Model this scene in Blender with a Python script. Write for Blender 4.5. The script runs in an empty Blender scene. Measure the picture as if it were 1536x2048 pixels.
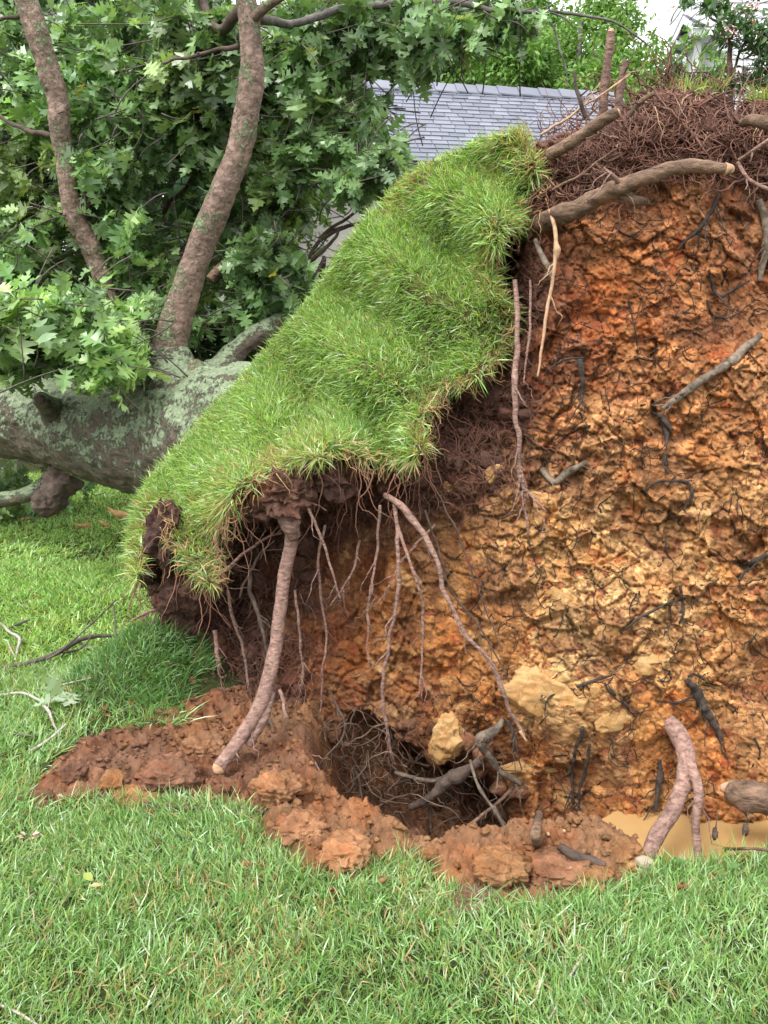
import bpy, math, random
import numpy as np
from mathutils import Vector
rng = np.random.default_rng(7)
random.seed(7)
PI = math.pi
R = math.radians
S = bpy.context.scene
COL = S.collection

# ------------------------------------------------------------------ camera, sky, sun, exposure
F_PX, CX, CY, CAM_H, PITCH = 1774.0, 768.0, 1024.0, 1.6, R(10.35)
cam = bpy.data.objects.new('camera', bpy.data.cameras.new('camera'))
COL.objects.link(cam)
cam.data.sensor_fit = 'VERTICAL'
cam.data.sensor_height = 24.0
cam.data.lens = 12.0 * F_PX / 1024.0
cam.data.clip_start, cam.data.clip_end = 0.05, 1000
cam.location = (0, 0, CAM_H)
cam.rotation_euler = (PI / 2 - PITCH, 0, 0)
S.camera = cam

W = bpy.data.worlds.new('World')
S.world = W
W.use_nodes = True
wn, wl = W.node_tree.nodes, W.node_tree.links
wn.clear()
SUN_EL, SUN_AZ = R(58), R(215)
sky = wn.new('ShaderNodeTexSky')
sky.sky_type = 'NISHITA'
sky.sun_disc = False
sky.sun_elevation, sky.sun_rotation = SUN_EL, SUN_AZ
sky.air_density, sky.dust_density, sky.ozone_density = 1.0, 6.0, 1.0
hs = wn.new('ShaderNodeHueSaturation')
hs.inputs['Saturation'].default_value = 0.12
ov = wn.new('ShaderNodeMix')
ov.data_type = 'RGBA'
ov.inputs['Factor'].default_value = 0.8          # overcast: an even white cloud sheet over the sky
ov.inputs['B'].default_value = (6.3, 6.45, 6.6, 1)
bg = wn.new('ShaderNodeBackground')
bg.inputs['Strength'].default_value = 0.15
wo = wn.new('ShaderNodeOutputWorld')
wl.new(sky.outputs[0], hs.inputs['Color'])
wl.new(hs.outputs[0], ov.inputs['A'])
wl.new(ov.outputs['Result'], bg.inputs['Color'])
wl.new(bg.outputs[0], wo.inputs[0])

sun = bpy.data.objects.new('sun', bpy.data.lights.new('sun', 'SUN'))
COL.objects.link(sun)
sun.data.energy = 1.5
sun.data.angle = R(25)
sun.data.color = (1, 0.97, 0.92)
sd = Vector((math.sin(SUN_AZ) * math.cos(SUN_EL), math.cos(SUN_AZ) * math.cos(SUN_EL), math.sin(SUN_EL)))
sun.rotation_euler = sd.to_track_quat('Z', 'Y').to_euler()

S.view_settings.view_transform = 'Standard'
S.view_settings.look = 'None'
S.view_settings.exposure = 1.35
S.view_settings.gamma = 1.0
S.render.engine = 'CYCLES'
S.cycles.max_bounces = 8
S.cycles.transparent_max_bounces = 8

# ------------------------------------------------------------------ helpers: projection
sp_, cp_ = math.sin(PITCH), math.cos(PITCH)


def at(px, py, Y):
    """world point on the photograph's line of sight through (px, py) at world distance Y"""
    px, py, Y = np.broadcast_arrays(np.asarray(px, float), np.asarray(py, float), np.asarray(Y, float))
    dx, dy = (px - CX) / F_PX, (CY - py) / F_PX
    ry, rz = cp_ + dy * sp_, -sp_ + dy * cp_
    t = Y / ry
    return np.stack([dx * t, Y, CAM_H + rz * t], -1)


def on_ground(px, py, z=0.0):
    px, py = np.broadcast_arrays(np.asarray(px, float), np.asarray(py, float))
    dx, dy = (px - CX) / F_PX, (CY - py) / F_PX
    ry, rz = cp_ + dy * sp_, -sp_ + dy * cp_
    t = (z - CAM_H) / rz
    return np.stack([dx * t, ry * t, np.full_like(t, z)], -1)


# ------------------------------------------------------------------ helpers: noise
def _h(ix, iy, iz, seed=0):
    n = (ix.astype(np.int64) * 374761393 + iy.astype(np.int64) * 668265263 + iz.astype(np.int64) * 2147483647 + seed * 1274126177) & 0xFFFFFFFF
    n = ((n ^ (n >> 13)) * 1274126177) & 0xFFFFFFFF
    n = ((n ^ (n >> 16)) * 2246822519) & 0xFFFFFFFF
    n = n ^ (n >> 15)
    return (n & 0xFFFFFF) / float(0x1000000)


def vnoise(p, seed=0):
    i = np.floor(p)
    f = p - i
    i = i.astype(np.int64)
    u = f * f * f * (f * (f * 6 - 15) + 10)
    out = 0
    for a in (0, 1):
        for b in (0, 1):
            for c in (0, 1):
                w = (u[..., 0] if a else 1 - u[..., 0]) * (u[..., 1] if b else 1 - u[..., 1]) * (u[..., 2] if c else 1 - u[..., 2])
                out = out + w * _h(i[..., 0] + a, i[..., 1] + b, i[..., 2] + c, seed)
    return out * 2 - 1


def fbm(p, scale, octv=4, seed=0, gain=0.5, ridge=False):
    q = p * scale
    a, s, tot = 1.0, 0, 0
    for o in range(octv):
        n = vnoise(q + 17.3 * o, seed + o)
        if ridge:
            n = 1 - 2 * np.abs(n)
        s = s + a * n
        tot += a
        a *= gain
        q = q * 2.03
    return s / tot


def worley(p, scale, seed=0):
    q = p * scale
    i = np.floor(q).astype(np.int64)
    f1 = np.full(q.shape[:-1], 9.0)
    f2 = np.full(q.shape[:-1], 9.0)
    cid = np.zeros(q.shape[:-1])
    for a in (-1, 0, 1):
        for b in (-1, 0, 1):
            for c in (-1, 0, 1):
                x, y, z = i[..., 0] + a, i[..., 1] + b, i[..., 2] + c
                d = np.sqrt((x + _h(x, y, z, seed) - q[..., 0]) ** 2 + (y + _h(x, y, z, seed + 1) - q[..., 1]) ** 2 + (z + _h(x, y, z, seed + 2) - q[..., 2]) ** 2)
                m = d < f1
                f2 = np.where(m, f1, np.minimum(f2, d))
                cid = np.where(m, _h(x, y, z, seed + 3), cid)
                f1 = np.where(m, d, f1)
    return f1, f2, cid


def facets(p, scale, seed=0, tilt=1.0):
    """broken chunks: every cell its own height and its own tilted face; -> height, edge distance, cell id"""
    q = p * scale
    i = np.floor(q).astype(np.int64)
    f1 = np.full(q.shape[:-1], 9.0)
    f2 = np.full(q.shape[:-1], 9.0)
    cid = np.zeros(q.shape[:-1])
    hgt = np.zeros(q.shape[:-1])
    for a in (-1, 0, 1):
        for b in (-1, 0, 1):
            for c in (-1, 0, 1):
                x, y, z = i[..., 0] + a, i[..., 1] + b, i[..., 2] + c
                dx = q[..., 0] - x - _h(x, y, z, seed)
                dy = q[..., 1] - y - _h(x, y, z, seed + 1)
                dz = q[..., 2] - z - _h(x, y, z, seed + 2)
                d = np.sqrt(dx * dx + dy * dy + dz * dz)
                m = d < f1
                f2 = np.where(m, f1, np.minimum(f2, d))
                k = _h(x, y, z, seed + 3)
                cid = np.where(m, k, cid)
                hgt = np.where(m, (k - 0.5) + tilt * (dx * (_h(x, y, z, seed + 4) * 2 - 1) + dz * (_h(x, y, z, seed + 5) * 2 - 1.25)), hgt)
                f1 = np.where(m, d, f1)
    return hgt, f2 - f1, cid


def blur(A, sg):
    k = np.exp(-0.5 * (np.arange(-int(3 * sg), int(3 * sg) + 1) / sg) ** 2)
    k /= k.sum()
    h_ = len(k) // 2
    for ax in (0, 1):
        A = np.apply_along_axis(lambda r: np.convolve(np.pad(r, h_, mode='edge'), k, 'valid'), ax, A)
    return A


def smooth(x, a, b):
    t = np.clip((x - a) / (b - a), 0, 1)
    return t * t * (3 - 2 * t)


def poly_sdf(x, y, poly):
    """signed distance to a polygon, positive inside"""
    P = np.asarray(poly, float)
    d = np.full(np.shape(x), 1e18)
    ins = np.zeros(np.shape(x), bool)
    for k in range(len(P)):
        x1, y1 = P[k]
        x2, y2 = P[(k + 1) % len(P)]
        ex, ey = x2 - x1, y2 - y1
        t = np.clip(((x - x1) * ex + (y - y1) * ey) / (ex * ex + ey * ey + 1e-12), 0, 1)
        d = np.minimum(d, (x - x1 - t * ex) ** 2 + (y - y1 - t * ey) ** 2)
        if y1 != y2:
            ins ^= ((y1 > y) != (y2 > y)) & (x < (x2 - x1) * (y - y1) / (y2 - y1) + x1)
    d = np.sqrt(d)
    return np.where(ins, d, -d)


class RBF:
    def __init__(s, pts, vals, sm=0.0):
        s.p = np.asarray(pts, float)
        v = np.asarray(vals, float)
        n = len(s.p)
        K = np.linalg.norm(s.p[:, None] - s.p[None], axis=-1)
        A = np.zeros((n + 3, n + 3))
        A[:n, :n] = K + sm * np.eye(n)
        A[:n, n] = 1
        A[:n, n + 1:] = s.p
        A[n:, :n] = A[:n, n:].T
        b = np.zeros(n + 3)
        b[:n] = v
        s.w = np.linalg.solve(A, b)

    def __call__(s, x, y):
        sh = np.shape(x)
        x, y = np.ravel(x), np.ravel(y)
        out = s.w[-3] + s.w[-2] * x + s.w[-1] * y
        for k in range(len(s.p)):
            out = out + s.w[k] * np.hypot(x - s.p[k, 0], y - s.p[k, 1])
        return out.reshape(sh)


def unit(v):
    return v / np.maximum(np.linalg.norm(v, axis=-1, keepdims=True), 1e-9)


# ------------------------------------------------------------------ helpers: meshes and objects
def mesh(name, V, faces, mat=None, col=None, smooth_shade=True, uv=None):
    V = np.ascontiguousarray(V, np.float32)
    faces = [np.asarray(f, np.int32) for f in faces if len(f)]
    me = bpy.data.meshes.new(name)
    me.vertices.add(len(V))
    me.vertices.foreach_set('co', V.ravel())
    nl = sum(f.size for f in faces)
    npol = sum(len(f) for f in faces)
    me.loops.add(nl)
    me.loops.foreach_set('vertex_index', np.concatenate([f.ravel() for f in faces]))
    me.polygons.add(npol)
    tot = np.concatenate([np.full(len(f), f.shape[1], np.int32) for f in faces])
    st = np.concatenate([[0], np.cumsum(tot)[:-1]]).astype(np.int32)
    me.polygons.foreach_set('loop_start', st)
    me.polygons.foreach_set('loop_total', tot)
    me.polygons.foreach_set('use_smooth', np.full(npol, smooth_shade, bool))
    if col is not None:
        c = np.ones((len(V), 4), np.float32)
        c[:, :3] = col
        a = me.attributes.new('col', 'FLOAT_COLOR', 'POINT')
        a.data.foreach_set('color', c.ravel())
    me.update(calc_edges=True)
    me.validate()
    if mat:
        me.materials.append(mat)
    return me


def obj(name, me, parent=None, label=None, cat=None, group=None, kind=None):
    o = bpy.data.objects.new(name, me)
    COL.objects.link(o)
    if parent is not None:
        o.parent = parent
        w, p = Vector(), parent
        while p is not None:
            w += p.location
            p = p.parent
        if me is not None and me.get('local') is None:
            o.location = -w
            # bake the offset into the parts so that every origin stays at its thing's base
            n = len(me.vertices)
            c = np.empty(n * 3, np.float32)
            me.vertices.foreach_get('co', c)
            c = c.reshape(-1, 3) - np.array(w, np.float32)
            me.vertices.foreach_set('co', c.ravel())
            me['local'] = 1
            o.location = (0, 0, 0)
    for k, v in (('label', label), ('category', cat), ('group', group), ('kind', kind)):
        if v:
            o[k] = v
    return o


def empty(name, loc, label, cat, group=None):
    o = bpy.data.objects.new(name, None)
    COL.objects.link(o)
    o.location = loc
    o['label'], o['category'] = label, cat
    if group:
        o['group'] = group
    return o


def single(name, me, label, cat, group=None):
    """a thing of one mesh: origin at the middle of its base"""
    n = len(me.vertices)
    c = np.empty(n * 3, np.float32)
    me.vertices.foreach_get('co', c)
    c = c.reshape(-1, 3)
    b = np.array([c[:, 0].mean(), c[:, 1].mean(), c[:, 2].min()], np.float32)
    me.vertices.foreach_set('co', (c - b).ravel())
    o = obj(name, me, None, label, cat, group)
    o.location = [float(v) for v in b]
    return o


def merge(parts):
    """[(V, [faces...], col)] -> V, faces, col"""
    Vs, Cs, F, o = [], [], {}, 0
    for V, fs, c in parts:
        Vs.append(V)
        if c is not None:
            Cs.append(np.broadcast_to(np.asarray(c, float), (len(V), 3)))
        for f in fs:
            f = np.asarray(f)
            if len(f):
                F.setdefault(f.shape[1], []).append(f + o)
        o += len(V)
    return np.concatenate(Vs), [np.concatenate(v) for v in F.values()], (np.concatenate(Cs) if Cs else None)


def catmull(P, n):
    P = np.asarray(P, float)
    if len(P) == 2:
        t = np.linspace(0, 1, n)[:, None]
        return P[0] * (1 - t) + P[1] * t
    Q = np.vstack([2 * P[0] - P[1], P, 2 * P[-1] - P[-2]])
    t = np.linspace(0, len(P) - 1 - 1e-9, n)
    i = t.astype(int)
    f = (t - i)[:, None]
    a, b, c, d = Q[i], Q[i + 1], Q[i + 2], Q[i + 3]
    return 0.5 * (2 * b + (c - a) * f + (2 * a - 5 * b + 4 * c - d) * f ** 2 + (3 * b - a - 3 * c + d) * f ** 3)


def tubes(P, rad, sides=6, lump=0.0, seed=0, lump_scale=8.0, bark=0.0, bark_st=(1, 1, 1), bark_scale=20):
    """P (T,n,3), rad (T,n): T tubes -> V, [quads, tris]"""
    P = np.asarray(P, float)
    if P.ndim == 2:
        P, rad = P[None], np.asarray(rad)[None]
    T, n, _ = P.shape
    tan = np.empty_like(P)
    tan[:, 1:-1] = P[:, 2:] - P[:, :-2]
    tan[:, 0] = P[:, 1] - P[:, 0]
    tan[:, -1] = P[:, -1] - P[:, -2]
    tan = unit(tan)
    ref = np.where(np.abs(tan[:, 0, 2:3]) < 0.9, np.array([[0, 0, 1.0]]), np.array([[1.0, 0, 0]]))
    u = unit(np.cross(tan[:, 0], ref))
    U = np.empty_like(P)
    for k in range(n):
        u = unit(u - (u * tan[:, k]).sum(-1, keepdims=True) * tan[:, k])
        U[:, k] = u
    Wv = np.cross(tan, U)
    a = np.arange(sides) * 2 * PI / sides
    D = U[:, :, None] * np.cos(a)[None, None, :, None] + Wv[:, :, None] * np.sin(a)[None, None, :, None]
    r = np.asarray(rad, float)[:, :, None, None] * np.ones((1, 1, sides, 1))
    V = P[:, :, None] + D * r
    if lump:
        r = r * (1 + lump * fbm(V, lump_scale, 3, seed))[..., None]
        V = P[:, :, None] + D * r
    if bark:
        h_ = fbm(V * np.array(bark_st), bark_scale, 4, seed + 7, ridge=True) + 0.6 * fbm(V, bark_scale * 2.2, 3, seed + 8)
        V = V + D * (bark * h_)[..., None]
    caps = np.stack([P[:, 0] - 0 * tan[:, 0], P[:, -1]], 1)
    V = np.concatenate([V.reshape(T, n * sides, 3), caps], 1)
    k, s = np.meshgrid(np.arange(n - 1), np.arange(sides), indexing='ij')
    q = np.stack([k * sides + s, k * sides + (s + 1) % sides, (k + 1) * sides + (s + 1) % sides, (k + 1) * sides + s], -1).reshape(-1, 4)
    sdx = np.arange(sides)
    t0 = np.stack([np.full(sides, n * sides), (sdx + 1) % sides, sdx], -1)
    e = (n - 1) * sides
    t1 = np.stack([np.full(sides, n * sides + 1), e + sdx, e + (sdx + 1) % sides], -1)
    t = np.vstack([t0, t1])
    off = (np.arange(T) * (n * sides + 2))[:, None, None]
    return V.reshape(-1, 3), [(q[None] + off).reshape(-1, 4), (t[None] + off).reshape(-1, 3)]


def lerp_list(v, n):
    v = np.atleast_1d(np.asarray(v, float))
    return np.interp(np.linspace(0, 1, n), np.linspace(0, 1, len(v)), v)


def stick(ctrl, rad, n=24, sides=8, wig=0.0, lump=0.12, seed=0, lump_scale=20):
    P = catmull(ctrl, n)
    if wig:
        P = P + wig * np.stack([fbm(P, 6, 3, seed + 1), fbm(P, 6, 3, seed + 2), fbm(P, 6, 3, seed + 3)], -1)
    return tubes(P, lerp_list(rad, n), sides, lump, seed, lump_scale)


def ico(sub):
    import bmesh
    bm = bmesh.new()
    bmesh.ops.create_icosphere(bm, subdivisions=sub, radius=1)
    V = np.array([v.co[:] for v in bm.verts])
    F = np.array([[v.index for v in f.verts] for f in bm.faces])
    bm.free()
    return V, F


ICO3, ICO4, ICO5 = ico(3), ico(4), ico(5)


def lump(c, size, seed, rough=0.35, fine=0.1, facet=0.0, base=ICO4, rot=None):
    V, F = base
    p = V + seed * 3.7
    d = 1 + rough * fbm(p, 0.9, 3, seed) + fine * fbm(p, 4, 3, seed + 5)
    V = V * d[:, None]
    if facet:
        rg = np.random.default_rng(seed)
        for k in range(9):
            nn = unit(rg.normal(size=3))
            h = 0.62 + 0.25 * rg.random()
            over = np.maximum(V @ nn - h, 0)
            V = V - facet * over[:, None] * nn
    V = V * np.asarray(size)
    if rot is not None:
        ca, sa = math.cos(rot), math.sin(rot)
        V = V @ np.array([[ca, sa, 0], [-sa, ca, 0], [0, 0, 1]])
    return V + np.asarray(c), [F]


def box(x0, x1, y0, y1, z0, z1):
    V = np.array([[x, y, z] for x in (x0, x1) for y in (y0, y1) for z in (z0, z1)], float)
    F = np.array([[0, 1, 3, 2], [4, 6, 7, 5], [0, 4, 5, 1], [2, 3, 7, 6], [0, 2, 6, 4], [1, 5, 7, 3]])
    return V, [F]


def prism(poly, axis_vec):
    """poly (k,3) extruded by axis_vec"""
    P = np.asarray(poly, float)
    k = len(P)
    V = np.vstack([P, P + np.asarray(axis_vec)])
    q = np.array([[i, (i + 1) % k, k + (i + 1) % k, k + i] for i in range(k)])
    return V, [q, np.arange(k)[None, ::-1], (np.arange(k) + k)[None]]


# ------------------------------------------------------------------ materials
class NT:
    def __init__(s, name):
        s.m = bpy.data.materials.new(name)
        s.m.use_nodes = True
        s.t = s.m.node_tree
        s.b = s.t.nodes['Principled BSDF']
        s.out = s.t.nodes['Material Output']

    def n(s, kind, **kw):
        nd = s.t.nodes.new('ShaderNode' + kind)
        for k, v in kw.items():
            setattr(nd, k, v)
        return nd

    def l(s, a, b):
        s.t.links.new(a, b)

    def coord(s):
        return s.n('TexCoord').outputs['Object']

    def noise(s, scale, detail=5, rough=0.6, vec=None, dist=0.0):
        nd = s.n('TexNoise')
        nd.inputs['Scale'].default_value = scale
        nd.inputs['Detail'].default_value = detail
        nd.inputs['Roughness'].default_value = rough
        nd.inputs['Distortion'].default_value = dist
        s.l(vec or s.coord(), nd.inputs['Vector'])
        return nd.outputs['Fac']

    def vor(s, scale, feature='F1', vec=None, out='Distance'):
        nd = s.n('TexVoronoi', feature=feature)
        nd.inputs['Scale'].default_value = scale
        s.l(vec or s.coord(), nd.inputs['Vector'])
        return nd.outputs[out]

    def ramp(s, fac, stops):
        nd = s.n('ValToRGB')
        e = nd.color_ramp.elements
        while len(e) < len(stops):
            e.new(0.5)
        for k, (p, c) in enumerate(stops):
            e[k].position = p
            e[k].color = (c, c, c, 1) if np.isscalar(c) else (*c, 1)
        s.l(fac, nd.inputs['Fac'])
        return nd.outputs['Color']

    def mix(s, a, b, fac, mode='MIX'):
        nd = s.n('Mix', data_type='RGBA', blend_type=mode)
        for sock, v in ((nd.inputs['A'], a), (nd.inputs['B'], b)):
            if isinstance(v, (tuple, list)):
                sock.default_value = (*v[:3], 1)
            else:
                s.l(v, sock)
        f = nd.inputs['Factor']
        if isinstance(fac, (int, float)):
            f.default_value = fac
        else:
            s.l(fac, f)
        return nd.outputs['Result']

    def math(s, op, a, b=None):
        nd = s.n('Math', operation=op)
        for k, v in enumerate((a, b)):
            if v is None:
                continue
            if isinstance(v, (int, float)):
                nd.inputs[k].default_value = v
            else:
                s.l(v, nd.inputs[k])
        return nd.outputs[0]

    def attr(s, name='col'):
        return s.n('Attribute', attribute_name=name).outputs['Color']

    def bump(s, h, strength, dist=0.01, prev=None):
        nd = s.n('Bump')
        nd.inputs['Strength'].default_value = strength
        nd.inputs['Distance'].default_value = dist
        s.l(h, nd.inputs['Height'])
        if prev is not None:
            s.l(prev, nd.inputs['Normal'])
        return nd.outputs[0]

    def done(s, col, rough=0.7, spec=0.4, normal=None):
        if isinstance(col, (tuple, list)):
            s.b.inputs['Base Color'].default_value = (*col[:3], 1)
        else:
            s.l(col, s.b.inputs['Base Color'])
        if isinstance(rough, (int, float)):
            s.b.inputs['Roughness'].default_value = rough
        else:
            s.l(rough, s.b.inputs['Roughness'])
        s.b.inputs['Specular IOR Level'].default_value = spec
        if normal is not None:
            s.l(normal, s.b.inputs['Normal'])
        return s.m


def soil_material(name, fleck=0.5, bump=1.0, rough=0.74):
    t = NT(name)
    c = t.attr()
    var = t.ramp(t.noise(16, 8, 0.72, dist=0.6), [(0.30, 0.58), (0.5, 1.0), (0.72, 1.6)])
    c = t.mix(c, var, 0.85, 'MULTIPLY')
    hue = t.ramp(t.noise(5, 4, 0.6), [(0.35, (1.12, 0.82, 0.6)), (0.5, (1, 1, 1)), (0.68, (1.02, 1.12, 1.2))])
    c = t.mix(c, hue, 0.8, 'MULTIPLY')
    cells = t.vor(46, out='Color')
    sep = t.n('SeparateColor')
    t.l(cells, sep.inputs[0])
    pale = t.ramp(sep.outputs[0], [(0.62, 0.0), (0.72, 1.0)])
    pm = t.ramp(t.noise(7, 3, 0.5), [(0.42, 0.0), (0.6, 1.0)])
    f = t.math('MULTIPLY', t.math('MULTIPLY', pale, pm), fleck)
    c = t.mix(c, t.mix(c, (2.1, 2.2, 2.3), 1.0, 'MULTIPLY'), f)
    n1 = t.bump(t.noise(38, 8, 0.7, dist=0.8), 0.9 * bump, 0.018)
    n2 = t.bump(t.vor(75), 0.6 * bump, 0.006, n1)
    return t.done(c, rough, 0.22, n2)


def leaf_material(name, transl=0.3, rough=0.38, spec=0.5):
    t = NT(name)
    c = t.attr()
    geo = t.n('NewGeometry')
    c2 = t.mix(c, t.mix(c, (1.35, 1.3, 1.7), 1.0, 'MULTIPLY'), geo.outputs['Backfacing'])
    t.done(c2, rough, spec)
    tr = t.n('BsdfTranslucent')
    t.l(t.mix(c, (1.3, 1.25, 0.6), 1.0, 'MULTIPLY'), tr.inputs['Color'])
    mx = t.n('MixShader')
    mx.inputs[0].default_value = transl
    t.l(t.b.outputs[0], mx.inputs[1])
    t.l(tr.outputs[0], mx.inputs[2])
    t.l(mx.outputs[0], t.out.inputs['Surface'])
    return t.m


def bark_material(name, dark, light, lichen=None, lich_amt=0.5, scale=14, stretch=(1, 1, 1), bump=1.0, up=0.5, ring=0.0):
    t = NT(name)
    mp = t.n('Mapping')
    mp.inputs['Scale'].default_value = stretch
    t.l(t.coord(), mp.inputs['Vector'])
    v = mp.outputs[0]
    f = t.noise(scale, 8, 0.68, v, 0.4)
    c = t.ramp(f, [(0.3, dark), (0.68, light)])
    big = t.ramp(t.noise(3.5, 4, 0.6), [(0.3, 0.65), (0.7, 1.35)])
    c = t.mix(c, big, 0.8, 'MULTIPLY')
    h = f
    if lichen:
        geo = t.n('NewGeometry')
        sx = t.n('SeparateXYZ')
        t.l(geo.outputs['Normal'], sx.inputs[0])
        m = t.math('ADD', t.math('MULTIPLY', t.noise(6, 7, 0.7, dist=0.5), 0.8), t.math('MULTIPLY', sx.outputs['Z'], up * 0.14))
        m = t.math('ADD', m, t.math('MULTIPLY', t.noise(40, 6, 0.8), 0.95))
        lo = 1.14 - 0.42 * lich_amt
        msk = t.ramp(m, [(lo - 0.035, 0.0), (lo + 0.035, 1.0)])
        lc = t.ramp(t.noise(55, 4, 0.6), [(0.32, tuple(0.55 * k for k in lichen)), (0.62, lichen)])
        c = t.mix(c, lc, msk)
        h = t.math('ADD', f, t.math('MULTIPLY', msk, 0.3))
    n1 = t.bump(h, 0.9 * bump, 0.02)
    n2 = t.bump(t.noise(scale * 6, 4, 0.6, v), 0.5 * bump, 0.004, n1)
    return t.done(c, 0.75, 0.3, n2)


def plain_material(name, a, b, scale=20, rough=0.7, bump=0.3, spec=0.35, dist=0.004):
    t = NT(name)
    f = t.noise(scale, 6, 0.65)
    return t.done(t.ramp(f, [(0.3, a), (0.7, b)]), rough, spec, t.bump(f, bump, dist))


M = {}
M['soil'] = soil_material('clay_soil', 0.55, 1.0)
M['mud'] = soil_material('wet_mud', 0.25, 0.8, 0.66)
M['blade'] = leaf_material('grass_blade', 0.35, 0.36, 0.45)
M['leaf'] = leaf_material('oak_leaf', 0.33, 0.30, 0.6)
M['far_leaf'] = leaf_material('tree_leaf', 0.3, 0.5, 0.35)
M['trunk'] = bark_material('lichen_bark', (0.045, 0.035, 0.026), (0.20, 0.155, 0.115), (0.265, 0.325, 0.20), 0.56, 22, (0.45, 1, 1), bump=1.6, up=1.3)
M['limb'] = bark_material('limb_bark', (0.095, 0.060, 0.046), (0.36, 0.245, 0.195), (0.24, 0.31, 0.16), 0.46, 18, (1, 1, 1.3), 1.3, 0.6)
M['dark_bark'] = bark_material('dark_bark', (0.035, 0.025, 0.02), (0.13, 0.09, 0.07), None, 0, 20)
M['far_bark'] = bark_material('grey_bark', (0.05, 0.045, 0.04), (0.16, 0.14, 0.125), None, 0, 14)
M['root'] = bark_material('root_bark', (0.085, 0.042, 0.032), (0.44, 0.275, 0.22), None, 0, 34, (1, 1, 2.6), 1.0)
M['brown_root'] = bark_material('brown_root_bark', (0.035, 0.02, 0.013), (0.33, 0.205, 0.135), None, 0, 26, (0.5, 1, 1.4), 1.5)
M['black_root'] = bark_material('black_root_bark', (0.012, 0.010, 0.009), (0.075, 0.055, 0.045), None, 0, 40, bump=0.8)
M['grey_root'] = bark_material('grey_root_bark', (0.022, 0.017, 0.014), (0.27, 0.205, 0.15), None, 0, 26, bump=0.8)
M['fine_root'] = leaf_material('fine_root', 0.0, 0.7, 0.25)
M['pale_root'] = plain_material('pale_root', (0.26, 0.14, 0.08), (0.50, 0.33, 0.20), 40)
M['wood'] = plain_material('split_wood', (0.42, 0.20, 0.07), (0.70, 0.42, 0.20), 30)
M['stone'] = None
M['twig'] = plain_material('twig_bark', (0.04, 0.032, 0.028), (0.13, 0.105, 0.09), 45)
M['grey_twig'] = plain_material('grey_twig_bark', (0.20, 0.17, 0.145), (0.46, 0.42, 0.38), 60)
M['white'] = plain_material('white_paint', (0.56, 0.57, 0.59), (0.62, 0.63, 0.65), 3, 0.5, 0.02)
M['render'] = plain_material('pale_render', (0.50, 0.46, 0.43), (0.58, 0.54, 0.51), 6, 0.85, 0.1)
M['metal'] = plain_material('dark_metal', (0.03, 0.03, 0.035), (0.05, 0.05, 0.055), 6, 0.4, 0.02)
M['glass'] = plain_material('window_glass', (0.03, 0.04, 0.05), (0.06, 0.07, 0.08), 1.5, 0.08, 0.0, 0.8)
M['petal'] = plain_material('pink_petal', (0.75, 0.38, 0.40), (0.85, 0.55, 0.55), 40, 0.6, 0.1)

t = NT('clay_stone')
f1 = t.noise(9, 6, 0.62, dist=1.2)
c = t.ramp(f1, [(0.28, (0.24, 0.105, 0.032)), (0.45, (0.37, 0.20, 0.070)), (0.7, (0.47, 0.30, 0.13))])
cr = t.ramp(t.vor(13, 'DISTANCE_TO_EDGE'), [(0.0, 0.45), (0.035, 1.0)])
c = t.mix(c, cr, 0.55, 'MULTIPLY')
M['stone'] = t.done(c, 0.6, 0.35, t.bump(t.noise(22, 7, 0.7), 0.6, 0.012, t.bump(t.vor(13, 'DISTANCE_TO_EDGE'), 0.3, 0.01)))

t = NT('lawn_soil')
c = t.ramp(t.noise(30, 6, 0.7), [(0.3, (0.035, 0.036, 0.014)), (0.55, (0.062, 0.075, 0.024)), (0.75, (0.15, 0.135, 0.055))])
c = t.mix(c, t.ramp(t.noise(140, 6, 0.75), [(0.35, 0.45), (0.65, 1.7)]), 0.9, 'MULTIPLY')
M['lawn'] = t.done(c, 0.9, 0.15, t.bump(t.noise(160, 6, 0.75), 1.0, 0.02))

t = NT('muddy_water')
c = t.ramp(t.noise(2.2, 4, 0.6), [(0.3, (0.36, 0.215, 0.085)), (0.7, (0.43, 0.27, 0.115))])
M['water'] = t.done(c, 0.06, 0.5, t.bump(t.noise(6, 2, 0.5), 0.04, 0.01))

t = NT('roof_slate')
oi = t.n('NewGeometry').outputs['Random Per Island']
c = t.ramp(oi, [(0.0, (0.095, 0.102, 0.135)), (0.5, (0.125, 0.132, 0.17)), (1.0, (0.16, 0.167, 0.205))])
c = t.mix(c, t.ramp(t.noise(4, 5, 0.6), [(0.3, 0.85), (0.7, 1.15)]), 0.8, 'MULTIPLY')
M['slate'] = t.done(c, 0.42, 0.5, t.bump(t.noise(30, 4, 0.6), 0.15, 0.004))

# ------------------------------------------------------------------ terrain
MUD_PX = [(30, 1608), (100, 1548), (160, 1512), (260, 1490), (330, 1478), (420, 1440), (560, 1380), (1000, 1300), (2100, 1290), (2300, 1500), (2300, 1700),
          (1900, 1705), (1640, 1712), (1536, 1722), (1430, 1742), (1330, 1752), (1250, 1772), (1180, 1795), (1090, 1812), (1010, 1815), (930, 1795), (880, 1770),
          (850, 1722), (800, 1702), (740, 1728), (690, 1752), (620, 1752), (560, 1715), (520, 1680), (490, 1628), (420, 1612), (330, 1610), (240, 1606), (150, 1604), (90, 1622)]
PIT_PX = [(640, 1585), (700, 1632), (770, 1668), (850, 1700), (960, 1682), (1080, 1668), (1200, 1664), (1275, 1672), (1305, 1722), (1420, 1728), (1536, 1706), (1750, 1690), (2250, 1680),
          (2250, 1400), (1500, 1300), (900, 1330), (640, 1420), (610, 1500)]
MUD_W = on_ground([p[0] for p in MUD_PX], [p[1] for p in MUD_PX])[:, :2]
PIT_W = on_ground([p[0] for p in PIT_PX], [p[1] for p in PIT_PX])[:, :2]
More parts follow.
